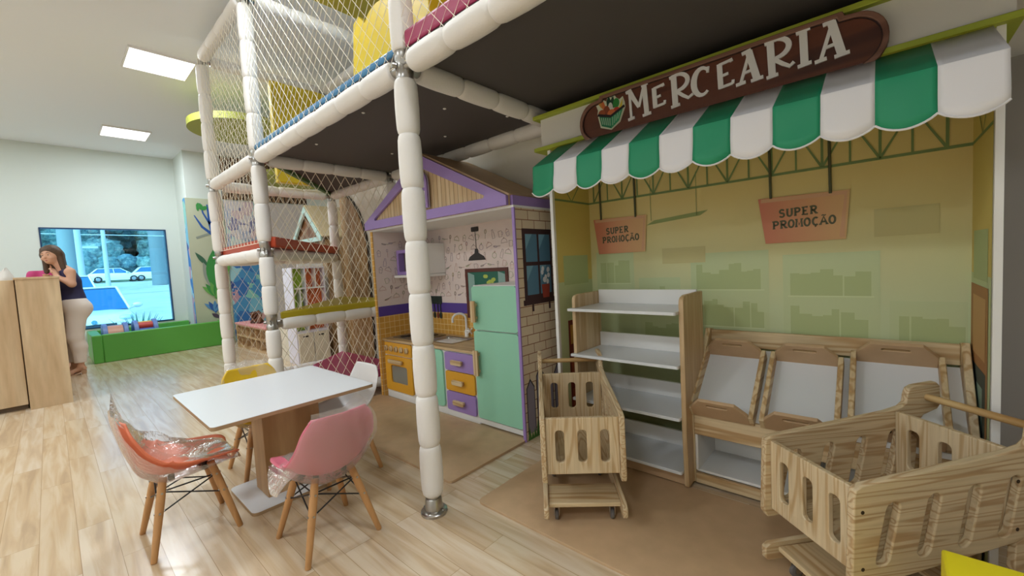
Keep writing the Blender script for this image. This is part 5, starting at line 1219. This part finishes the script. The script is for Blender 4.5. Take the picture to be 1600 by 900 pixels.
    F.cut((lambda x, y, z: np.maximum.reduce([.955 - z, np.abs(x) - .150, z - 1.395, (z - 1.30) - 1.2 * np.abs(x) + .0])) if not man else (lambda x, y, z: np.maximum.reduce([.93 - z, z - 1.41, 1.235 - z - 10 * (.17 - np.abs(x)).clip(0)])))
    part(t, 'top', F.mesh(), solid('navy_top', '#2b2850', .7) if not man else solid('pink_shirt', '#c8407c', .7), smooth=80, label='sleeveless dark navy top' if not man else 'pink shirt')
    hr = [ell(hp(-.020, 0, .045), (.100, .098, .096)), ell(hp(-.050, 0, .0), (.075, .085, .095))]
    if not man:
        hr += [seg(hp(-.02, .075, .03), hp(.0, .095, -.20), .036, .026), seg(hp(-.02, -.075, .03), hp(.0, -.095, -.19), .036, .026), seg(hp(-.07, 0, .0), hp(-.075, .03, -.19), .062, .045), seg(hp(-.05, -.05, .0), hp(-.05, -.06, -.20), .055, .036), seg(hp(.03, .05, .085), hp(-.01, .085, .02), .022, .03), seg(hp(.03, -.05, .085), hp(-.01, -.085, .02), .022, .03)]
    F = Field((-.36, -.36, 1.25), (.36, .34, 1.80), h); F.add(hr, .025)
    fc = Vector(hp(.115, 0, -.05)); F.cut(lambda x, y, z: .098 - np.sqrt((x - fc.x) ** 2 + (y - fc.y) ** 2 + ((z - fc.z) * .8) ** 2))
    part(t, 'hair', F.mesh(), HAIR if not man else solid('grey_brown_hair', '#4c4038', .7, bump=.6), smooth=80, label='long brown hair' if not man else 'short grey brown hair')
    for q in (1, -1):
        e = part(t, 'eye', MB().sphere(hp(.068, q * .032, .010), (.013, .013, .010), 12, 8), WHITE, smooth=80)
        part(e, 'iris', MB().sphere(hp(.078, q * .032, .010), .006, 10, 8), solid('iris', '#2a1a12', .3), smooth=80)
        part(t, 'eyebrow', MB().tube([hp(.083, q * .016, .036), hp(.082, q * .034, .042), hp(.070, q * .050, .036)], .0035, 6), HAIR, smooth=60)
    part(t, 'mouth', MB().tube([hp(.074, -.022, -.058), hp(.084, 0, -.056), hp(.074, .022, -.058)], [.004, .007, .004], 8), LIP, smooth=60)
    for s, dy in ((1, .012), (-1, -.035)):
        x = s * .088
        sd2 = MB().plate(arc(x, -.04 + dy, .036, .105, 0, 360, 20), [], lambda u, v, w, dy=dy: (u, v, .0 + w + max(0, (v - dy + .03)) * .42), .014)
        sd2.plate([(.0, .0), (.045, .0), (.052, .05), (-.004, .05)], [], lambda u, v, w, x=x, dy=dy: (x - .026 + w, .022 + dy + u, v), .052)
        o = part(t, 'sandal', sd2, solid('tan_leather', '#c29a78', .5), .002)
        part(o, 'strap', MB().tube([(x - .036, -.075 + dy, .016), (x - .022, -.085 + dy, .055), (x + .022, -.085 + dy, .055), (x + .036, -.075 + dy, .016)], .009, 8).tube([(x - .034, .045 + dy, .07), (x - .026, .0 + dy, .105), (x + .026, .0 + dy, .105), (x + .034, .045 + dy, .07)], .007, 8), MATS['tan_leather'], smooth=60)
    return t
person((-8.0, .17, 0), 0, 'person with long brown hair in navy sleeveless top and cream trousers, leaning on the counter')
person((-8.76, .04, 0), PI / 2, 'person in pink shirt mostly hidden behind the counter and the other person', True, .012)

# ------------------------------------------------------------------ outside: car park, cars, trees, poles
def gz(x):
    d = -x - 12
    return -.42 if d < 4 else (-.42 + 1.9 * min(1, (d - 4) / 44) ** 1.2 + (max(0, -x - 66) * .10))
mb = MB().grid(lambda u, v: (XW - .2 - 130 * u, -50 + 110 * v, gz(XW - .2 - 130 * u)), 60, 12)
ASPH = solid('pale_paving', '#c2c4c2', .9, var=.15, bscale=.8)
struct('ground_outside', mb, ASPH, 'pale sunlit car park outside the window', 'ground')
o = struct('grass_bank', MB().grid(lambda u, v: (-64 - 20 * u, -40 + 90 * v, gz(-64) + .1 + 4.5 * u + .4 * math.sin(9 * v)), 12, 20), solid('grass', '#7f9a7a', .9, var=.3, bscale=2), 'grassy bank beyond the car park', 'ground')
o['kind'] = 'structure'
CARW = solid('car_white', '#f2f2f0', .25, coat=.6); CARG = solid('car_glass', '#2e6ea0', .06); TYRE = solid('tyre', '#1a1a1c', .8); LAMPG = solid('car_lamp', '#cfe0e6', .1); GRILLE = solid('car_grille', '#3a4046', .4)
def car(loc, rz, H_, L, Wd, lab, suv=False, grp=None):
    t = thing('car', loc, lab, 'car', grp, rz, True)
    h = Wd / 2; bl = .92 if not suv else 1.05
    # stations along the car, front at +x: (x, bottom, belt, half width)
    st_ = [(L / 2, .30, .58, h * .80), (L / 2 - .10, .22, .72, h * .92), (L / 2 - .35, .20, .80, h * .98), (L / 2 - 1.1, .20, bl - .04, h), (0, .20, bl, h), (-L / 2 + .8, .20, bl + .03, h), (-L / 2 + .15, .24, bl + .02, h * .95), (-L / 2, .34, bl - .1, h * .86)]
    mb = MB(); n = 10; vs = []
    for x, b, tp_, w in st_:
        vs += [(x, -w * .94, b), (x, -w, b + .2), (x, -w, tp_ - .12), (x, -w * .90, tp_), (x, -w * .45, tp_ + .035), (x, w * .45, tp_ + .035), (x, w * .90, tp_), (x, w, tp_ - .12), (x, w, b + .2), (x, w * .94, b)]
    fs = [(i * n + k, i * n + (k + 1) % n, (i + 1) * n + (k + 1) % n, (i + 1) * n + k) for i in range(len(st_) - 1) for k in range(n)] + [tuple(range(n))[::-1], tuple((len(st_) - 1) * n + k for k in range(n))]
    mb.add(vs, fs); part(t, 'body', mb, CARW, .02, 50, fixn=True)
    # cabin glass
    cab = [(L / 2 - 1.05, bl - .02, h * .90), (L / 2 - 1.75, H_ - .06, h * .70), (-L / 2 + .75, H_ - .04, h * .70), (-L / 2 + .22, bl, h * .88)]
    vs = [(cab[0][0], -cab[0][2], cab[0][1]), (cab[0][0], cab[0][2], cab[0][1]), (cab[1][0], cab[1][2], cab[1][1]), (cab[1][0], -cab[1][2], cab[1][1]), (cab[2][0], cab[2][2], cab[2][1]), (cab[2][0], -cab[2][2], cab[2][1]), (cab[3][0], cab[3][2], cab[3][1]), (cab[3][0], -cab[3][2], cab[3][1])]
    g = MB().add(vs, [(0, 1, 2, 3), (3, 2, 4, 5), (5, 4, 6, 7), (1, 6, 4, 2), (0, 3, 5, 7), (0, 7, 6, 1)])
    part(t, 'windows', g, CARG, .01, fixn=True)
    r = MB().obox((cab[2][0] - .03, -h * .71, H_ - .055), (cab[1][0] - cab[2][0] + .06, 0, 0), (0, h * 1.42, 0), (0, 0, .055))
    part(t, 'roof', r, CARW, .025)
    pl = MB()
    for s in (-1, 1):
        pl.tube([(cab[0][0] + .03, s * h * .91, bl - .02), (cab[1][0], s * h * .71, H_ - .03)], .035, 8); pl.tube([(cab[3][0], s * h * .89, bl), (cab[2][0], s * h * .71, H_ - .03)], .05, 8); pl.tube([(-.15, s * h * .945, bl - .02), (-.2, s * h * .72, H_ - .03)], .03, 8)
    part(t, 'pillars', pl, CARW, smooth=50)
    for s in (-1, 1):
        for x in (L / 2 - .78, -L / 2 + .72):
            w = part(t, 'wheel', MB().lathe((x, s * h * .86 - s * .02, .31), (0, s, 0), [(0, .25), (.02, .31), (.15, .31), (.17, .27)], 24), TYRE, smooth=40)
            part(w, 'hub_cap', MB().lathe((x, s * h * .86 + s * .145, .31), (0, s, 0), [(0, .19), (.02, .17), (.03, .06)], 16), solid('hub_grey', '#a5aab0', .3, .8), smooth=40)
        m = part(t, 'side_mirror', MB().sphere((L / 2 - 1.30, s * (h + .12), bl + .06), (.07, .12, .075), 14, 10).tube([(L / 2 - 1.28, s * (h * .90), bl - .02), (L / 2 - 1.29, s * (h + .06), bl + .03)], .03, 8), CARW, smooth=60)
        part(t, 'headlight', MB().sphere((L / 2 - .16, s * h * .70, .70), (.14, .17, .085), 14, 10), LAMPG, smooth=60)
    part(t, 'grille', MB().box(L / 2 - .04, L / 2 + .012, -h * .48, h * .48, .50, .60), GRILLE, .01)
    part(t, 'badge', MB().lathe((L / 2 - .0, 0, .655), (1, 0, .2), [(0, .055), (.015, .055)], 20), solid('badge_chrome', '#9fb4be', .2, .9), smooth=40)
    part(t, 'number_plate', MB().box(L / 2 + .012, L / 2 + .022, -.2, .2, .36, .47), WHITE, .004)
    return t
car((-16.8, .70, -.42), 0, 1.55, 4.0, 1.72, 'white hatchback nearest the window, seen from the front')
car((-23.4, .42, gz(-23.4)), 0, 1.78, 4.6, 1.85, 'white tall car parked directly behind the nearest hatchback', True)
car((-60, 4.8, gz(-60) + .0), PI / 2, 1.45, 4.2, 1.7, 'white car parked side on across the car park, left of the bare trunk', False, 'cars across the car park')
car((-60, 8.0, gz(-60) + .0), PI / 2, 1.5, 4.0, 1.7, 'white car parked side on, partly behind the bare trunk', False, 'cars across the car park')
car((-61, 12.6, gz(-61) + .0), PI / 2, 1.45, 4.2, 1.7, 'white car at the right end of the window view', False, 'cars across the car park')
def pole_out(x, y, h, r0, r1, lab, m, arms=0, n='utility_pole', cat='pole'):
    t = thing(n, (x, y, gz(x)), lab, cat)
    part(t, 'shaft', MB().cyl((x, y, gz(x)), (x, y, gz(x) + h), r0, r1, 12), m, smooth=40)
    if arms: part(t, 'cross_arm', MB().box(x - .08, x + .08, y - 1.1, y + 1.1, gz(x) + h * .62, gz(x) + h * .62 + .16), m, smooth=0)
    return t
CONC = solid('pale_concrete', '#cfd2d0', .8)
pole_out(-48, 3.35, 12, .16, .10, 'thin leaning pale pole beyond the cars', CONC)
pole_out(-46, 1.75, 5.4, .28, .22, 'thick pale post beside the tall car', CONC, 1)
pole_out(-50, 7.0, 12, .62, .55, 'broad grey trunk standing in front of the far cars', solid('grey_bark', '#7f8c90', .9, bump=.5, bscale=3), 0, 'bare_tree', 'tree')
pole_out(-40, 1.0, 14, .42, .34, 'wide grey post near the left of the window view', solid('grey_post', '#8f9c9c', .9))
wl = MB()
for z in (4.4, 5.6, 6.6): wl.tube([(-47, -14 + 4 * k, gz(-47) + z + .012 * (k - 6) ** 2) for k in range(13)], .03, 5)
solo('power_cables', wl, solid('cable_pale', '#d5dada', .7), (-47, 10, gz(-47) + 4), 'pale overhead cables crossing the window view', 'cables')
def foliage(name, cols):
    m, n, l, b = nmat(name); tc = n.new('ShaderNodeTexCoord'); nz = n.new('ShaderNodeTexNoise'); nz.inputs['Scale'].default_value = 1.7; nz.inputs['Detail'].default_value = 9; nz.inputs['Roughness'].default_value = .75
    rp = n.new('ShaderNodeValToRGB'); e = rp.color_ramp.elements; e[0].position = .36; e[0].color = rgb(cols[0]); e[1].position = .66; e[1].color = rgb(cols[2]); q = e.new(.5); q.color = rgb(cols[1])
    bp = n.new('ShaderNodeBump'); bp.inputs['Strength'].default_value = 1; bp.inputs['Distance'].default_value = .5
    l.new(tc.outputs['Object'], nz.inputs['Vector']); l.new(nz.outputs['Fac'], rp.inputs[0]); l.new(rp.outputs[0], b.inputs['Base Color']); l.new(nz.outputs['Fac'], bp.inputs['Height']); l.new(bp.outputs['Normal'], b.inputs['Normal'])
    b.inputs['Roughness'].default_value = .9; return m
LEAVES = [foliage('foliage_%d' % k, c) for k, c in enumerate((('#4a727c', '#7cacb0', '#c4dcd2'), ('#446a7a', '#6e9ca8', '#b8d4d0'), ('#527a7c', '#88b4b0', '#cfe2d4')))]
BARK = solid('bark', '#5a5a52', .9)
def tree(x, y, h, r, lab, k):
    z0 = 2 + (-x - 64) * .2 if x < -64 else gz(x)
    t = thing('tree', (x, y, z0), lab, 'tree', 'trees on the bank across the road')
    part(t, 'trunk', MB().tube([(x, y, z0 - .3), (x + .1, y + .1, z0 + h * .3), (x, y + .2, z0 + h * .6)], [.35, .25, .15], 10), BARK, smooth=60)
    rnd = random.Random(k * 7 + 1); mb = MB()
    for q in range(15):
        a = rnd.uniform(0, 2 * PI); rr = rnd.uniform(.2, .75) * r; c = Vector((x + rr * math.cos(a), y + rr * math.sin(a), z0 + h * rnd.uniform(.05, .95))); R_ = r * rnd.uniform(.45, .72)
        s0 = len(mb.v); mb.sphere(c, R_, 26, 18)
        for i in range(s0, len(mb.v)):
            p = Vector(mb.v[i]); d = p - c; f = 1 + .28 * mnoise.noise(p * .9) + .34 * mnoise.noise(p * 2.7); mb.v[i] = tuple(c + d * f)
    part(t, 'crown', mb, LEAVES[k % 3], smooth=180)
TL = ('leftmost', 'second from left', 'third from left', 'fourth from left', 'middle left', 'middle', 'middle right', 'fourth from right', 'third from right', 'second from right', 'rightmost')
for k in range(9):
    tr_x = -66.5 - (k % 2)
    t = thing('bush', (tr_x, -3 + k * 3.1, gz(-64) + .6), '%s bush in the low row on the grassy bank' % (TL[k] if k < 9 else ''), 'bush', 'bushes on the bank')
    mb = MB(); rnd = random.Random(k + 50)
    for q in range(7):
        c = Vector((tr_x + rnd.uniform(-.8, .8), -3 + k * 3.1 + rnd.uniform(-1.6, 1.6), gz(-64) + 1.2 + rnd.uniform(0, 1.3))); R_ = rnd.uniform(.8, 1.25); s0 = len(mb.v); mb.sphere(c, R_, 20, 14)
        for i in range(s0, len(mb.v)):
            p = Vector(mb.v[i]); d = p - c; mb.v[i] = tuple(c + d * (1 + .3 * mnoise.noise(p * 1.2) + .3 * mnoise.noise(p * 3)))
    part(t, 'foliage', mb, LEAVES[(k + 1) % 3], smooth=180)
for k in range(11):
    tree(-74 - (k % 3) * 4, -4 + k * 2.6, (10.5, 12, 9.5)[k % 3], 3.4, '%s tree in the dense row seen through the window' % TL[k], k)
gp = thing('garden_plant', (-11.6, 1.2, -.42), 'spiky low plant just outside the window at its right', 'plant')
mb = MB()
for k in range(26):
    a = k * 2.4; r = .25 + .25 * ((k * 7) % 5) / 5; b = Vector((-11.6, 1.2, -.42)); e = b + Vector((r * math.cos(a), r * math.sin(a), .78 + .25 * ((k * 3) % 4) / 4)); m_ = (b + e) / 2 + Vector((0, 0, .15))
    mb.tube([b, m_, e], [.012, .016, .002], 5)
part(gp, 'leaves', mb, solid('spiky_leaf', '#4f8f6a', .6), smooth=60)
